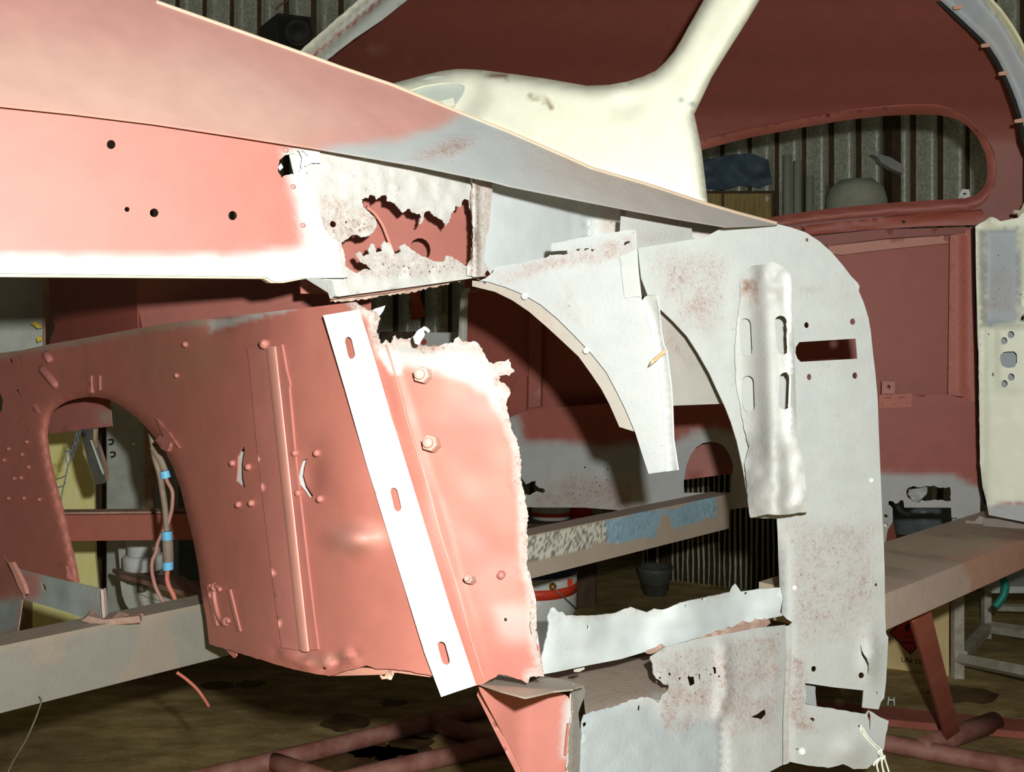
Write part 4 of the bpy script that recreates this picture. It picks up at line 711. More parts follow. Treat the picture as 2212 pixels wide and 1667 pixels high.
# near roof rail arc
rail_in = [(1900, -190), (1980, -50), (2031, 0), (2070, 35), (2101, 64), (2122, 84), (2138, 101), (2157, 130), (2172, 161), (2185, 190), (2196, 218), (2206, 250), (2212, 275), (2218, 330), (2218, 440)]
rail_out = [(2300, 440), (2295, 330), (2275, 240), (2245, 165), (2212, 111), (2200, 85), (2185, 60), (2165, 30), (2138, 0), (2100, -45), (2010, -190)]
panel('roof_rail', rail_in+rail_out, off(DC(2.2), 0), base=S(150, 154, 158), step=9, th=.006, parent=car, relief=lambda x, y: .03*np.exp(-(pdist(x, y, rail_out, False)/9)**2)-.01*np.exp(-(pdist(x, y, rail_in, False)/6)**2), paint=[('l', rail_out, 10, 4, S(220, 214, 178))], rust=[('l', [(2140, 60), (2190, 150)], 14, 12, .4)])
panel('gap_shade_strip', [(1890, -190), (1970, -45), (2022, 2), (2062, 40), (2094, 68), (2116, 90), (2131, 107), (2150, 136), (2166, 167), (2179, 198), (2190, 226), (2200, 258), (2206, 300)]+rail_in[::-1][1:], DC(2.22), mat='rubber', step=9, th=.004, parent=car)  # solid black strip paints in the shade of the gap beside the rail
for x, y in c('V', [(1935, 290), (2048, 470), (2150, 775), (1755, 45)]):
    panel('rail_tag', [(x-10, y-2), (x+4, y-5), (x+12, y-1), (x+6, y+4), (x-9, y+5)], DC(2.17), base=S(196, 150, 132), step=6, th=.004, parent=car)
panel('rail_joint', c('BB', [(450, 115), (500, 120), (540, 60), (600, 60), (600, 190), (500, 185), (490, 140), (455, 130)]), DC(2.28), base=S(214, 206, 176), step=7, th=.006, parent=car, crumple=(.008, 12))

# ------------------------------------------------------------------ chassis frame
HB = .52
def low_pt(x, y): return np.array(fp(x, y, CZ-HB))
A = low_pt(-260, 1606); B = low_pt(1575, 1141)
ch = thing('chassis_frame', (0, 1.6, CZ-HB), 'dusty steel chassis rails carrying the car body, one with blue paint', 'chassis')
dv = (B-A)/np.linalg.norm(B-A); bk = np.array([-dv[1], dv[0], 0]);
if bk[1] < 0: bk = -bk
HR, WR = .092, .055
def rail_mesh(A, B, hr, wr, name, fn, rfn, n=90, m=6, parent=ch):
    v = []; cl = []
    pr = [(0, t/m) for t in range(m+1)]+[(t/3, 1) for t in range(1, 4)]+[(1, 0)]
    for i in range(n+1):
        q = A+(B-A)*i/n
        for b_, h_ in pr:
            p = q+bk*wr*b_+np.array([0, 0, hr*h_]); v.append(p); cl.append(tuple(fn(i/n, b_, h_))+(rfn(i/n, b_, h_),))
    k = len(pr)
    f = [[i*k+j, i*k+(j+1) % k, (i+1)*k+(j+1) % k, (i+1)*k+j] for i in range(n) for j in range(k)]+[list(range(k))[::-1], list(range(n*k, n*k+k))]
    return finish(name, v, f, 'primer', parent, False, cl)
rnd_ = random.Random(11)
def rail_col(t, b_, h_):
    base = np.array(S(112, 112, 104)); dust = np.array(S(138, 124, 102))  # left stretch kept darker: the flash's fall-off is put into the colour
    x, y, f = 0, 0, 0
    k = noise(np.array([t*60.]), np.array([h_*3.]), 2.2, 3)[0]
    q = A+(B-A)*t; px = CX+q[0]/q[1]*F
    cc = base*(1-.5*sst(.85, 1, h_))+dust*.5*sst(.85, 1, h_)
    if px > 1000:
        cc = np.array(S(172, 158, 142))
        u = px+k*26; hh = h_+k*.12
        if 1090 < u < 1330 and .38 < hh < .95 and b_ == 0: cc = np.array(S(214, 212, 198)) if rnd_.random() > .42 else np.array(S(124, 122, 116))
        if 1300 < u < 1535 and .33 < hh < .95 and b_ == 0 and not (1425 < u < 1455 and hh < .8): cc = np.array(S(136, 172, 190))*rnd_.choice([1, 1, 1, .8, 1.35 if u < 1350 or u > 1490 else 1])
    elif k > .35: cc = cc*.7+np.array(S(140, 118, 98))*.3
    return cc
rail_mesh(A, B, HR, WR, 'side_rail', rail_col, lambda t, b_, h_: .3, n=420, m=14)
A2 = low_pt(1862, 1384); B2 = low_pt(2330, 1174); d2 = (B2-A2)/np.linalg.norm(B2-A2); bk = np.array([-d2[1], d2[0], 0]); bk = bk if bk[1] > 0 else -bk
def rail2_col(t, b_, h_):
    k = noise(np.array([t*40.]), np.array([b_*5.+h_*3]), 3, 5)[0]
    if b_ > .15: return np.array(S(178, 168, 144))*(1 if k < .3 else .75)
    return np.array(S(196, 150, 128)) if t+k*.08 > .42 else np.array(S(194, 172, 158))
rail_mesh(A2, B2, .064, .2, 'outrigger_rail', rail2_col, lambda t, b_, h_: .3, n=60, m=5)
MB().bar(V(20, 1137, 2.24), V(560, 1132, 2.3), .05, .058).painted('cross_member', DRED, ch, rust=.2)
MB().bar(V(20, 1107, 2.25), V(560, 1102, 2.31), .04, .006).build('lit_top_cap', 'brown_steel', ch)  # brown cap puts the cross beam's lit top into colour
MB().lathe([(.0, .004), (.003, .0035), (.004, 0)], V(2041, 1265, 1.93), 8, (-.3, -1, .1)).build('paint_drip', 'weld_white', ch)
# weld bead on the rail under the gusset
panel('weld_patch', [(190, 1330), (225, 1338), (300, 1330), (305, 1345), (215, 1352), (175, 1340)], DC(1.47), base=S(138, 112, 96), step=8, th=.02, parent=ch, crumple=(.002, 10), rust=[('p', [(170, 1320), (310, 1320), (310, 1360), (170, 1360)], 4, .8)])

# ------------------------------------------------------------------ rolling stand
st_ = thing('rolling_stand', (0, 2.6, 0), 'red oxide tubular steel stand lying on the dirty floor under the car', 'stand')
R0 = .024
def ftube(name, pts, r=R0, mat='red_oxide_tube'):
    MB().tube([fp(x, y, r) for x, y in pts], r, 14).build(name, mat, st_, True)
ftube('tube', [(300, 1712), (500, 1665), (800, 1592), (1000, 1540), (1150, 1506)])
ftube('tube', [(620, 1715), (845, 1660), (980, 1630), (1180, 1585), (1500, 1520)])
ftube('tube', [(925, 1558), (1000, 1580), (1075, 1606)])
ftube('tube', [(590, 1645), (640, 1662), (720, 1690)])
ftube('tube', [(1700, 1560), (1912, 1604), (2060, 1632), (2330, 1680)])
ftube('tube', [(1990, 1618), (2060, 1590), (2150, 1558)], .028)
MB().bar(fp(1700, 1527, .012), fp(2330, 1585, .012), .1, .02).build('floor_bar', 'red_oxide_flat', st_)
MB().bar(V(2056, 1585, 2.72), V(1986, 1325, 2.02), .045, .012, (0, 1, 0)).build('leg', 'red_oxide_flat', st_)
MB().bar(V(1940, 1290, 2.35), V(1905, 1100, 2.72), .055, .012, (0, 1, 0)).build('leg', 'red_oxide_flat', st_)
def flat_mark(name, strokes, f, parent, mat='weld_white', w_=3.2):
    m = MB()
    for (x0, y0), (x1, y1) in strokes: m.tube([V(x0, y0, f), V(x1, y1, f)], w_/F*f/2, 6)
    return m.build(name, mat, parent)
fH = fp(1926, 1512, .024)[1]
flat_mark('white_mark', [((1920, 1505), (1918, 1522)), ((1931, 1506), (1932, 1523)), ((1919, 1511), (1932, 1512))], fH-.004, st_)  # small white strokes on the floor bar
flat_mark('white_dots', [((1926, 1533), (1928, 1534)), ((1933, 1535), (1935, 1536))], fp(1926, 1533, .01)[1]-.02, st_)

# ------------------------------------------------------------------ things in the shed
# speaker on the wall
sp = thing('wall_speaker', V(620, 150, 4.8), 'dark box loudspeaker hung high on the corrugated wall', 'speaker')
def quad_prism(corners, ytop, ybot):       # corners [(px, f)...] plan outline; picture heights taken at first corner
    zt = CZ-(ytop-HY)/F*corners[1][1]; zb = CZ-(ybot-HY)/F*corners[1][1]
    pl = [((x-CX)/F*f, f) for x, f in corners]; k = len(pl)
    return [(a, b, zb) for a, b in pl]+[(a, b, zt) for a, b in pl], [list(range(k))[::-1], list(range(k, 2*k))]+[[i, (i+1) % k, k+(i+1) % k, k+i] for i in range(k)]
MB().add(*quad_prism([(564, 4.86), (600, 4.66), (672, 4.72), (640, 4.95)], 28, 168)).build('cabinet', 'black_box', sp)
MB().add(*quad_prism([(602, 4.655), (603, 4.645), (670, 4.705), (670, 4.718)], 34, 160)).build('front_grille', 'speaker_cloth', sp)
MB().lathe([(0, .02), (.03, .012), (.055, .004), (.062, .008), (.066, 0)], V(644, 70, 4.66), 20, (.15, -1, 0)).build('cone', 'black_box', sp, True)
MB().bar(V(608, 90, 4.9), V(612, 90, 5.25), .03, .03).build('bracket', 'black_box', sp)
MB().tube(spl([V(596, 20, 5.1), V(606, 10, 5.1), V(625, -4, 5.12), V(640, -40, 5.14)], 4), .005, 6).build('speaker_wire', 'cable_pink', None, True, label='thin tan wire running up from the wall speaker', cat='wire')

# rear-window view: cabinet, posts, drum, bracket arm
cb = thing('dark_cabinet', V(1600, 800, 4.76), 'dark cupboard seen low at the left of the rear window', 'cabinet')
def wbox(name, x0, y0, x1, y1, f, dep, mat, parent=None, ground=False, ch=.006, zb=None, **pr):
    a = V(x0, y0, f); b = V(x1, y1, f)
    return MB().box((a[0], f, zb if zb is not None else 0.0 if ground else b[2]), (b[0], f+dep, a[2]), ch=ch).build(name, mat, parent, **pr)
wbox('carcass', 1440, 412, 1676, 520, 4.76, .4, 'dark_wood', cb, True)
wbox('door', 1446, 418, 1560, 700, 4.745, .014, 'timber', cb); wbox('door', 1564, 418, 1668, 700, 4.745, .014, 'timber', cb)
wbox('handle', 1655, 424, 1662, 434, 4.73, .014, 'weld_white', cb)
wbox('roof_post', 1928, 200, 1947, 520, 5.02, .1, 'dark_wood', None, True, label='dark upright timber post against the corrugated wall behind the rear window', cat='post')
panel('wall_bracket', c('V', [(1205, 990), (1230, 985), (1320, 1010), (1400, 1060), (1400, 1115), (1330, 1085), (1260, 1045), (1240, 1010)]), DC(4.97), mat='grey_sheet', th=.05, step=10, label='grey angled bracket arm sticking out beside the dark post', cat='bracket')
pd_ = MB().lathe([(0, 0), (.135, 0), (.14, .01), (.14, 1.2), (.145, 1.21), (.14, 1.22), (.14, 1.78), (.125, 1.84), (.08, 1.88), (0, 1.89)], (*V(1850, 700, 4.75)[:2], 0), 28).build('pale_cylinder', 'pale_drum', None, True, label='tall pale gas cylinder standing in the middle of the rear window view', cat='cylinder')
for q, (x, top) in enumerate(((1700, 332), (1722, 345), (1748, 378))):
    p = V(x, 700, 4.9); MB().tube([(p[0], p[1], 0), (p[0]+.01, p[1]+.03, CZ-(top-HY)/F*4.9)], .02, 10).build('pale_pipe', 'pale_drum', None, True, label=('leftmost and tallest of three pale pipes behind the rear window', 'middle of three pale pipes behind the rear window', 'shortest and rightmost of three pale pipes behind the rear window')[q], cat='pipe', group='pale pipes by the wall')
panel('blue_tint_sheet', [(1516, 345), (1560, 338), (1620, 330), (1660, 345), (1668, 395), (1640, 405), (1600, 400), (1560, 410), (1520, 405)], DC(5.12), mat='tint_blue', th=.006, step=9, crumple=(.03, 30), label='blue-grey sheet added for the bluish tint on the wall above the dark cupboard', cat='tint sheet')  # sheet added to carry the bluish tint seen on the wall

# seen through the torn gap left of the wheel arch
yp = thing('wall_batten', (*V(956, 700, 4.95)[:2], 0), 'thin yellow timber batten upright in the dark gap under the rusted panel', 'batten')
wbox('batten', 953, 560, 962, 900, 4.95, .04, 'timber', yp, True)
lp_ = thing('hanging_gun', V(900, 690, 4.6), 'red spray gun cup hanging in the dark gap behind the torn panel', 'spray gun')
MB().lathe([(.0, 0), (.034, 0), (.036, .01), (.03, .1), (.034, .11), (.034, .12), (0, .125)], V(905, 688, 4.6), 16, (-.25, 0, 1)).build('cup', 'orange_plastic', lp_, True)
MB().tube(spl([V(897, 632, 4.6), V(892, 622, 4.6), V(884, 640, 4.58), V(880, 652, 4.58)], 4), .012, 8).build('handle', 'grey_sheet', lp_, True)
MB().tube([V(893, 622, 4.6), V(893, 560, 4.62), V(893, 545, 5.19)], .004, 6).build('hook_wire', 'wire_steel', lp_)
tb = thing('white_tub', V(985, 760, 4.2), 'shallow white tub with red dot on a dark bench in the torn gap', 'tub')
BZ = CZ-40/F*4.12+.0005; wbox('body', 905, 721, 1010, 760, 4.2, .3, 'white_plastic', tb, zb=BZ); wbox('rim', 902, 718, 1013, 723, 4.19, .32, 'white_plastic', tb)
MB().lathe([(0, .004), (.012, .004), (.013, -.002)], V(915, 738, 4.195), 14, (0, -1, 0)).build('dot_label', 'label_red', tb)
bn = thing('back_bench', (*V(940, 900, 4.3)[:2], 0), 'dark wooden work bench behind the car under the white tub', 'bench')
wbox('bench_top', 760, 760, 1030, 775, 4.12, .5, 'dark_wood', bn)
for x, f in ((770, 4.16), (1018, 4.16), (775, 4.55), (1010, 4.55)): wbox('leg', x, 775, x+14, 900, f, .05, 'dark_wood', bn, True)
bx = wbox('tool_box', 820, 716, 895, 760, 4.3, .25, 'dark_wood', None, zb=BZ, label='low dark tool box on the bench behind the torn gap', cat='box')

# seen through the front wheel opening
pb = panel('plywood_board', [(86, 900), (175, 900), (180, 935), (196, 960), (192, 1000), (203, 1030), (206, 1200), (214, 1290), (218, 1490), (70, 1492), (70, 1000)], D3((100, 900, 3.3), (200, 900, 3.32), (100, 1470, 3.2)), mat='plywood', th=.02, step=24, label='bright yellow plywood board standing behind the front wheel opening', cat='board')
panel('lower_board', [(20, 1250), (146, 1280), (146, 1430), (-40, 1440)], DC(3.3), mat='timber', th=.02, step=24, label='short tan board below the leg bracket in front of the plywood', cat='board')
panel('lower_board', [(149, 1300), (176, 1300), (178, 1430), (149, 1430)], DC(3.32), mat='timber', th=.02, step=20, label='narrow tan board right of the wider board below the leg bracket', cat='board')
gs = thing('grey_cupboard', (*V(280, 1300, 3.32)[:2], 0), 'tall grey sheet metal locker behind the wheel opening', 'locker')
wbox('side_panel', 228, 800, 322, 1420, 3.32, .3, 'grey_sheet', gs, True)
wbox('wood_edge', 312, 780, 330, 1420, 3.3, .02, 'brown_steel', gs, True)
MB().lathe([(0, .004), (.006, .003), (.007, 0)], V(289, 958, 3.318), 10, (0, -1, 0)).build('screw', 'weld_white', gs)
for x, y in ((240, 958), (244, 985)): MB().tube(spl([V(x-5, y-8, 3.317), V(x+4, y-8, 3.31), V(x+3, y, 3.31), V(x-4, y+2, 3.317)], 3), .003, 6).build('hook', 'black_box', gs)
wbox('steel_cabinet', 330, 740, 470, 1420, 3.9, .3, 'dark_glass', None, True, label='dark grey cabinet in shadow at the right edge of the wheel opening', cat='cabinet')
wbox('timber_wall_stud', 205, 800, 245, 1420, 4.1, .1, 'dark_wood', None, True, label='brown upright timber stud between the plywood and the grey locker', cat='stud')
hb_ = thing('hanging_bracket', V(210, 1040, 2.4), 'bent grey and brown bracket hanging from the box in front of the plywood', 'bracket')
panel('front_plate', c('Z', [(375, 110), (500, 100), (505, 190), (520, 250), (585, 555), (570, 572), (510, 580), (495, 560), (440, 410), (390, 200)]), D2(170, 2.14, 225, 2.1), mat='dark_sheet', th=.004, step=10, parent=hb_)
panel('side_plate', c('Z', [(500, 105), (525, 100), (520, 190), (555, 260), (615, 450), (612, 545), (585, 555), (530, 300), (500, 200)]), D2(205, 2.1, 235, 2.16), mat='brown_steel', th=.004, step=10, parent=hb_)
panel('stiffening_rib', c('Z', [(455, 205), (465, 200), (570, 480), (565, 500), (540, 440)]), DC(2.085), mat='grey_sheet', th=.006, step=8, parent=hb_)
cn = thing('chain', V(165, 950, 1.98), 'short blue-grey chain with wire hanging in front of the yellow plywood', 'chain')
cp = c('Z', [(355, 130), (345, 165), (338, 200), (332, 235), (318, 265), (305, 295), (298, 330)])
for k, (x, y) in enumerate(cp):
    a = math.radians(80 if k % 2 else 20); q = [V(x+4.2*math.cos(t)*(.6 if k % 2 else 1), y+5.6*math.sin(t), 2.16+.004*math.cos(t)*(1 if k % 2 else 0)) for t in [i*math.pi/5 for i in range(11)]]
    MB().tube(q, .0016, 6, False).build('link', 'chain_blue', cn, True)
for pts in ([(298, 340), (280, 390), (258, 450), (245, 520), (222, 620), (205, 720)], [(258, 300), (245, 295), (248, 360), (262, 410), (255, 480), (225, 515), (170, 535)], [(245, 560), (225, 590), (170, 608)], [(255, 295), (280, 300)]):
    MB().tube(spl([V(x, y, 2.16) for x, y in c('Z', pts)], 4), .0013, 6).build('wire', 'chain_blue', cn, True)
# wiring loom with blue sleeves
wl = thing('wiring_loom', V(355, 1250, 1.75), 'hanging wiring loom with blue joint sleeves in the wheel opening', 'wiring loom')
def wz(pts, r, mat, name, f=1.75): MB().tube(spl([V(x, y, f) for x, y in c('Z', pts)], 5), r, 10).build(name, mat, wl, True)
wz([(975, 120), (995, 230), (1010, 350), (1050, 480), (1070, 600), (1095, 760), (1105, 880), (1115, 980)], .0055, 'cable_grey', 'cable')
wz([(1000, 250), (1040, 330), (1080, 400), (1100, 460)], .008, 'cable_grey', 'cable')
wz([(1105, 520), (1120, 560), (1160, 640), (1160, 740), (1150, 820), (1120, 920), (1085, 980), (1035, 1080), (1020, 1160), (990, 1230), (985, 1320), (1010, 1440), (1050, 1530), (1095, 1600)], .0034, 'cable_pink', 'wire')
wz([(1118, 1050), (1122, 1130), (1125, 1245)], .0095, 'cable_grey', 'sleeve')
wz([(1120, 1305), (1115, 1380), (1130, 1450), (1165, 1520), (1190, 1580)], .0042, 'cable_red', 'wire')
for a, b in (((1095, 465), (1110, 525)), ((1113, 985), (1117, 1055)), ((1122, 1245), (1124, 1310))): wz([a, ((a[0]+b[0])/2, (a[1]+b[1])/2), b], .0092, 'clip_blue', 'joint_sleeve', 1.745)
# white stack on the shelf, shelf and bracket plate
sh = thing('metal_shelf', V(360, 1260, 2.7), 'brown angled shelf plate under the white pot in the wheel opening', 'shelf')
panel('shelf_plate', c('Z', [(650, 1298), (700, 1310), (900, 1350), (1250, 1360), (1440, 1500), (1440, 1545), (1100, 1450), (710, 1345)]), D3((250, 1230, 2.75), (440, 1280, 2.3), (330, 1235, 3.0)), mat='brown_steel', th=.01, step=16, parent=sh)
panel('bracket_plate', c('Z', [(712, 1350), (1100, 1455), (1410, 1545), (1300, 1650), (800, 1660), (760, 1610), (730, 1530), (715, 1430)]), DC(2.72), [circ(*c('Z', [(776, 1427)])[0], 2.6, 3.2)], mat='grey_sheet', th=.006, step=16, parent=sh)
panel('angle_piece', c('Z', [(835, 1400), (940, 1400), (1060, 1460), (1400, 1560), (1300, 1660), (1050, 1575), (835, 1505)]), DC(2.68), mat='grey_sheet', th=.006, step=16, parent=sh)
MB().tube([V(*c('Z', [(893, 1395)])[0], 2.66), V(*c('Z', [(896, 1498)])[0], 2.66)], .012, 10).build('bolt', 'wire_steel', sh, True)
panel('back_plate', c('Z', [(690, 1070), (800, 1075), (800, 1300), (710, 1300), (700, 1180)]), DC(2.9), mat='grey_sheet', th=.006, step=16, parent=sh)
MB().bar(V(380, 1262, 2.78), V(470, 1262, 3.9), .05, .02).build('support_arm', 'brown_steel', sh)
pt = thing('white_pot', V(312, 1236, 2.76), 'white plastic pot with a wide rim on the shelf in the wheel opening', 'pot')
pc = tuple(np.array(V(311, 1238, 2.78))+np.array([0, 0, .012]))
MB().lathe([(0, 0), (.052, 0), (.056, .004), (.056, .036), (.052, .041), (0, .041)], pc, 28).build('wide_rim', 'white_plastic', pt, True)
MB().lathe([(.04, .042), (.044, .046), (.045, .1), (.043, .104), (0, .105)], pc, 28).build('pot_body', 'white_plastic', pt, True)
# painted board at far left with yellow lichen
panel('painted_board', [(-160, 560), (92, 560), (95, 600), (98, 760), (-160, 800)], DC(2.5), mat='grey_sheet', th=.02, step=24, label='grey-blue painted board at the far left with yellow flakes', cat='board')
lb = thing('board_edge', V(103, 760, 2.45), 'ragged upright edge strip with yellow flakes beside the grey-blue board', 'strip')
panel('edge_strip', [(92, 560), (106, 560), (104, 640), (103, 745), (94, 750)], DC(2.45), mat='brown_steel', th=.02, step=12, parent=lb)
for pts in ([(270, 570), (310, 540), (350, 570), (365, 600), (330, 610), (300, 580)], [(320, 690), (350, 670), (370, 710), (330, 730)]):
    panel('lichen_flake', rag(c('P', pts+[pts[0]]), 1, 4, 2)[:-1], DC(2.44), mat='yellow_lichen', th=.004, step=5, parent=lb)

# paint buckets, tin
def bucket(x, ytop, f, rad, h, lab, glyphs=True):
    zt = CZ-(ytop-HY)/F*f; base = V(x, 900, f); t = thing('paint_bucket', (base[0], f, zt-h), lab, 'bucket')
    b0 = (base[0], f, zt-h); k = rad
    MB().lathe([(0, 0), (k*.86, 0), (k*.88, .005), (k*.95, h*.62), (k*.965, h*.62), (k*.97, h*.64), (k, h*.985), (k*.97, h*.985), (k*.96, h*.9), (0, h*.9)], b0, 40).build('body', 'white_plastic', t, True)
    MB().lathe([(k*.985, h*.805), (k*.993, h*.805), (k*1.0, h*.892), (k*.99, h*.892)], b0, 40).build('red_band', 'band_red', t, True, label='red band')
    MB().lathe([(k*.9, h*.99), (k*1.02, h*.985), (k*1.025, h*1.0), (k*.9, h*1.01), (0, h*1.0)], b0, 40).build('lid', 'rim_blue', t, True, label='dark blue lid')
    return t, b0
bt, b0 = bucket(1152, 1225, 3.30, .146, CZ-505/F*3.3-.001, 'white paint bucket with a red band standing below the chassis rail')
bx_, by_ = V(1194, 1267, 3.175)[0], 3.175
MB().lathe([(0, .012), (.008, .011), (.012, .004), (.013, -.004)], V(1194, 1267, 3.165), 14, (.3, -1, 0)).build('handle_boss', 'brass', bt, True)
MB().tube(spl([V(1194, 1268, 3.155), V(1215, 1287, 3.15), V(1232, 1302, 3.16), V(1245, 1315, 3.2)], 4), .0022, 6).build('wire_handle', 'wire_steel', bt, True)
gl = MB()
for s_ in ([(1227, 1250), (1236, 1256)], [(1236, 1250), (1227, 1257)], [(1227, 1260), (1236, 1266)], [(1236, 1259), (1228, 1267)], [(1226, 1258.5), (1237, 1258)]): gl.tube([V(*s_[0], 3.185), V(*s_[1], 3.185)], .0035, 6)
gl.build('printed_mark', 'band_red', bt, label='red printed marks')
cr_ = wbox('dark_crate', 1130, 1131, 1290, 1300, 4.2, .3, 'dark_wood', None, True, label='dark crate behind the chassis rail under the paint tin', cat='crate')
tn = thing('paint_tin', V(1200, 1131, 4.33), 'small white paint tin with red band on the dark crate', 'tin')
tp = (V(1190, 1131, 4.34)[0], 4.34, V(1190, 1131, 4.2)[2]+.0005); 
MB().lathe([(0, 0), (.085, 0), (.085, .07), (.08, .074), (0, .074)], tp, 28).build('body', 'white_plastic', tn, True)
MB().lathe([(.086, .014), (.088, .014), (.088, .03), (.086, .03)], tp, 28).build('red_band', 'band_red', tn, True)
rp_ = (V(1254, 1131, 4.36)[0], 4.36, V(1190, 1131, 4.2)[2]+.0005); MB().lathe([(0, 0), (.05, 0), (.05, .075), (.046, .08), (0, .08)], rp_, 24).build('red_can', 'label_red', None, True, label='red can at the right of the white paint tin', cat='can')
gp = V(1415, 1262, 4.4); MB().lathe([(0, 0), (.05, 0), (.075, .1), (.08, .12), (.07, .12), (.06, .02), (0, .02)], (gp[0], gp[1], 0), 24).build('grey_pot', 'dark_sheet', None, True, label='small grey pot on the floor beyond the chassis rail', cat='pot')

# corrugated offcut with ragged pale ribs
rb = thing('ribbed_sheet', (*V(1600, 1230, 4.7)[:2], 0), 'dirty corrugated sheet with pale ribs standing on the floor beyond the rail', 'sheet')
mb = MB(); X0, X1 = V(1385, 1200, 4.72)[0], V(1690, 1200, 4.4)[0]; N = 200; v = []
for zz in (0.0, .72):
    for i in range(N+1):
        t = i/N; f = 4.72-.32*t; a = 2*math.pi*t*27; v.append((X0+(X1-X0)*t, f-.012*math.sin(a), zz))
mb.add(v, [[i, i+1, N+2+i, N+1+i] for i in range(N)]).build('sheet', 'bristle_dark', rb, True)
rr = random.Random(5)
for k in range(27):
    t = (k+.25)/27; f = 4.72-.32*t-.016; x = X0+(X1-X0)*t
    if t < .3 and rr.random() < .6: continue
    MB().tube([(x+rr.uniform(-.003, .003), f, z) for z in (0.0, .1, .2, .3, .42, .55, .7)], rr.uniform(.003, .006), 6).build('pale_rib', 'bristle_pale', rb, True)

# grey drum and clutter below the rear wall
gd = V(1995, 1250, 4.2); MB().lathe([(0, 0), (.12, 0), (.125, .01), (.125, .27), (.12, .275), (.118, .3), (.12, .31), (.125, .32), (.125, .42), (.12, .43), (0, .43)], (gd[0], gd[1], 0), 30).build('grey_drum', 'dark_glass', None, True, label='ribbed grey drum in shadow below the rotted rear wall', cat='drum')
hp = thing('hinge_plate', V(1912, 1160, 2.5), 'pinkish drilled steel plate leaning under the rotted wall beside the door post', 'plate')
panel('plate', c('D', [(150, 420), (280, 400), (320, 450), (325, 640), (250, 760), (210, 1000), (150, 1000)]), D3((1905, 1090, 2.52), (1930, 1090, 2.52), (1915, 1180, 2.42)), [circ(*c('D', [(228, 550)])[0], 4.5, 4.6), circ(*c('D', [(222, 685)])[0], 5.2, 6.2)], mat='grey_sheet', th=.006, step=8, parent=hp)
panel('disc', circ(*c('D', [(222, 685)])[0], 5, 6), DC(2.5), mat='white_plastic', th=.004, step=8, parent=hp)
wbox('brown_carton', 1940, 1168, 1985, 1300, 3.95, .12, 'dark_wood', None, True, label='brown carton on the floor in front of the grey drum', cat='carton')

# cardboard box with hazard diamond
fb = fp(1985, 1452, 0)[1]
cbx = thing('cardboard_box', (*V(1985, 1452, fb)[:2], 0), 'cardboard box with red hazard diamond and UN number on the floor', 'box')
a_ = np.array(fp(1880, 1438, 0)); b_ = np.array(fp(2050, 1460, 0)); dd = (b_-a_)/np.linalg.norm(b_-a_); nn = np.array([-dd[1], dd[0], 0])
L_ = np.linalg.norm(b_-a_); Hh = .42
def bp_(u, z, o=0.0): return tuple(a_+dd*u+np.array([0, 0, z])-nn*o)
vv = [bp_(0, 0), bp_(L_, 0), tuple(b_+nn*.12), tuple(a_+nn*.12)]; vv += [(q[0], q[1], Hh) for q in vv]
MB().add(vv, [[3, 2, 1, 0], [4, 5, 6, 7], [0, 1, 5, 4], [1, 2, 6, 5], [2, 3, 7, 6], [3, 0, 4, 7]]).build('carton', 'cardboard', cbx)
def boxuv(x, y):            # picture position -> u, z on the box front
    d = np.array(V(x, y, 1.0))-np.array([0, 0, CZ]); m_ = np.array([[dd[0], -d[0]], [dd[1], -d[1]]]); u, t = np.linalg.solve(m_, -a_[:2]); return u, CZ+t*d[2]
def decal(name, pts, o, mat, par=cbx):
    q = [boxuv(*p_) for p_ in pts]; v = [bp_(u, z, o) for u, z in q]+[bp_(u, z, o-.001) for u, z in q]; k = len(q)
    return MB().add(v, [list(range(k)), list(range(k, 2*k))[::-1]]+[[i, k+i, k+(i+1) % k, (i+1) % k] for i in range(k)]).build(name, mat, par)
decal('hazard_border', [(1967, 1317), (2010, 1366), (1967, 1414), (1921, 1366)], .0012, 'print_black')
decal('hazard_diamond', [(1967, 1320), (2007, 1366), (1967, 1410), (1925, 1366)], .002, 'label_red')
decal('flame_symbol', [(1958, 1362), (1955, 1356), (1958, 1348), (1962, 1351), (1962, 1342), (1966, 1346), (1969, 1338), (1973, 1346), (1976, 1343), (1976, 1352), (1980, 1350), (1978, 1358), (1974, 1363), (1972, 1356), (1967, 1352), (1962, 1357), (1963, 1363)], .0028, 'print_black')
decal('flame_bar', [(1956, 1373), (1978, 1375), (1978, 1377), (1956, 1375)], .0028, 'print_black')
decal('diamond_line', [(1949, 1385), (1985, 1388), (1983, 1390), (1951, 1388)], .0028, 'print_black')
def text(name, s_, x, y, hpx, o, mat, par=cbx):
    u, z = boxuv(x, y); cu = bpy.data.curves.new(name, 'FONT'); cu.body = s_; cu.size = hpx/F*fb*1.38; cu.extrude = .0004
    tmp = bpy.data.objects.new(name, cu); col.objects.link(tmp); bpy.context.view_layer.update()
    me = bpy.data.meshes.new_from_object(tmp.evaluated_get(bpy.context.evaluated_depsgraph_get())); bpy.data.objects.remove(tmp)
    v = [bp_(u+q.co[0], z+q.co[1], o+q.co[2]) for q in me.vertices]; f = [list(p_.vertices) for p_ in me.polygons]
    return finish(name, v, f, mat, par)
text('printed_text', 'UN 1263', 1946, 1429, 11, .0015, 'print_black'); text('class_number', '3', 1963, 1404, 9, .003, 'print_black')

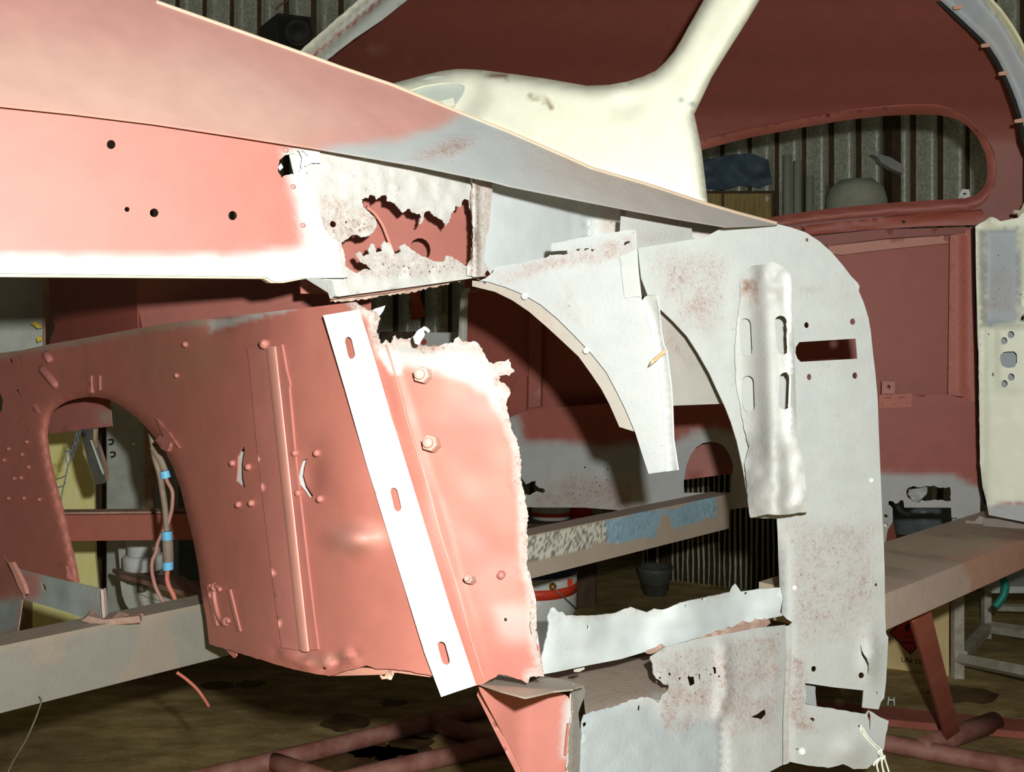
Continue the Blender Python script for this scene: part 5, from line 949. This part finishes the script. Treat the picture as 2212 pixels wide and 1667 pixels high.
# white tube table with teal hose, dark crate behind
tt = thing('tube_table', (*V(2100, 1460, 3.3)[:2], 0), 'off-white square tube table frame at the right edge beyond the box', 'table')
def tbar(p, q, f1, f2, w_=.04): MB().bar(V(*p, f1), V(*q, f2), w_, w_, (0, 1, .01)).build('frame_tube', 'white_tube', tt)
fl1 = fp(2072, 1466, 0)[1]
MB().box((V(2062, 0, fl1)[0], fl1, 0), (V(2083, 0, fl1)[0], fl1+.03, CZ-(1270-HY)/F*fl1)).build('leg', 'white_tube', tt)
tbar((2076, 1424), (2330, 1474), fl1, 2.75, .03)
MB().box((V(2127, 0, 3.75)[0], 3.75, 0), (V(2142, 0, 3.75)[0], 3.78, CZ-(1255-HY)/F*3.75)).build('leg', 'white_tube', tt)
tbar((2136, 1354), (2330, 1382), 3.75, 3.4, .032); tbar((2078, 1415), (2132, 1356), fl1+.02, 3.74, .032)
tbar((2136, 1311), (2330, 1316), 3.8, 3.5, .02)
MB().box((1.52, 3.15, CZ-(1272-HY)/F*3.2), (V(2420, 0, 3.1)[0], 3.85, CZ-(1258-HY)/F*3.2)).build('table_top', 'grey_sheet', tt)
wbox('black_crate', 2082, 1285, 2122, 1420, 4.45, .2, 'print_black', None, True, label='dark crate standing behind the white table leg', cat='crate')
hs = [V(2166, 1248, 3.0), V(2172, 1265, 3.0), V(2168, 1285, 3.0), V(2158, 1300, 3.0), V(2149, 1310, 3.0)]
MB().tube(spl(hs, 5), .011, 10).build('teal_hose', 'hose_teal', None, True, label='loop of teal hose hanging under the table at right', cat='hose')

# odds and ends
MB().tube(spl([V(382, 1452, 1.62), V(402, 1466, 1.63), V(425, 1487, 1.64), V(442, 1510, 1.65), V(451, 1525, 1.66)], 5), .0026, 8).build('red_wire', 'cable_red', None, True, label='short red wire hanging down below the grey chassis rail', cat='wire')
MB().tube(spl([V(86, 1502, 1.38), V(88, 1520, 1.385), V(60, 1590, 1.4), V(25, 1650, 1.42), V(10, 1690, 1.43)], 5), .0012, 6).build('thin_wire', 'wire_steel', None, True, label='thin steel wire hanging from the chassis rail at lower left', cat='wire')
sg_ = thing('tie_string', PD(d_po, 1856, 1566), 'white string looped through a hole at the foot of the door post panel', 'string')
def sm_(pts, o): MB().tube(spl([PD(off(d_po, o), *q) for q in c('M', pts)], 5), .0016, 6).build('strand', 'string_white', sg_, True)
sm_([(638, 1318), (650, 1345), (690, 1420), (740, 1475), (780, 1515), (815, 1560)], -.008)
sm_([(640, 1320), (670, 1360), (690, 1395), (740, 1455), (790, 1500), (800, 1540)], -.012)
sm_([(640, 1322), (640, 1360), (665, 1400), (730, 1470), (775, 1510), (790, 1560), (805, 1640), (830, 1700)], -.006)
sm_([(815, 1555), (780, 1565), (750, 1590), (735, 1620)], -.01); sm_([(780, 1570), (760, 1610), (770, 1660), (775, 1700)], -.014); sm_([(800, 1500), (770, 1520), (785, 1540), (820, 1550), (800, 1575), (800, 1620), (815, 1690)], -.012); sm_([(815, 1560), (835, 1620), (850, 1667)], -.01)
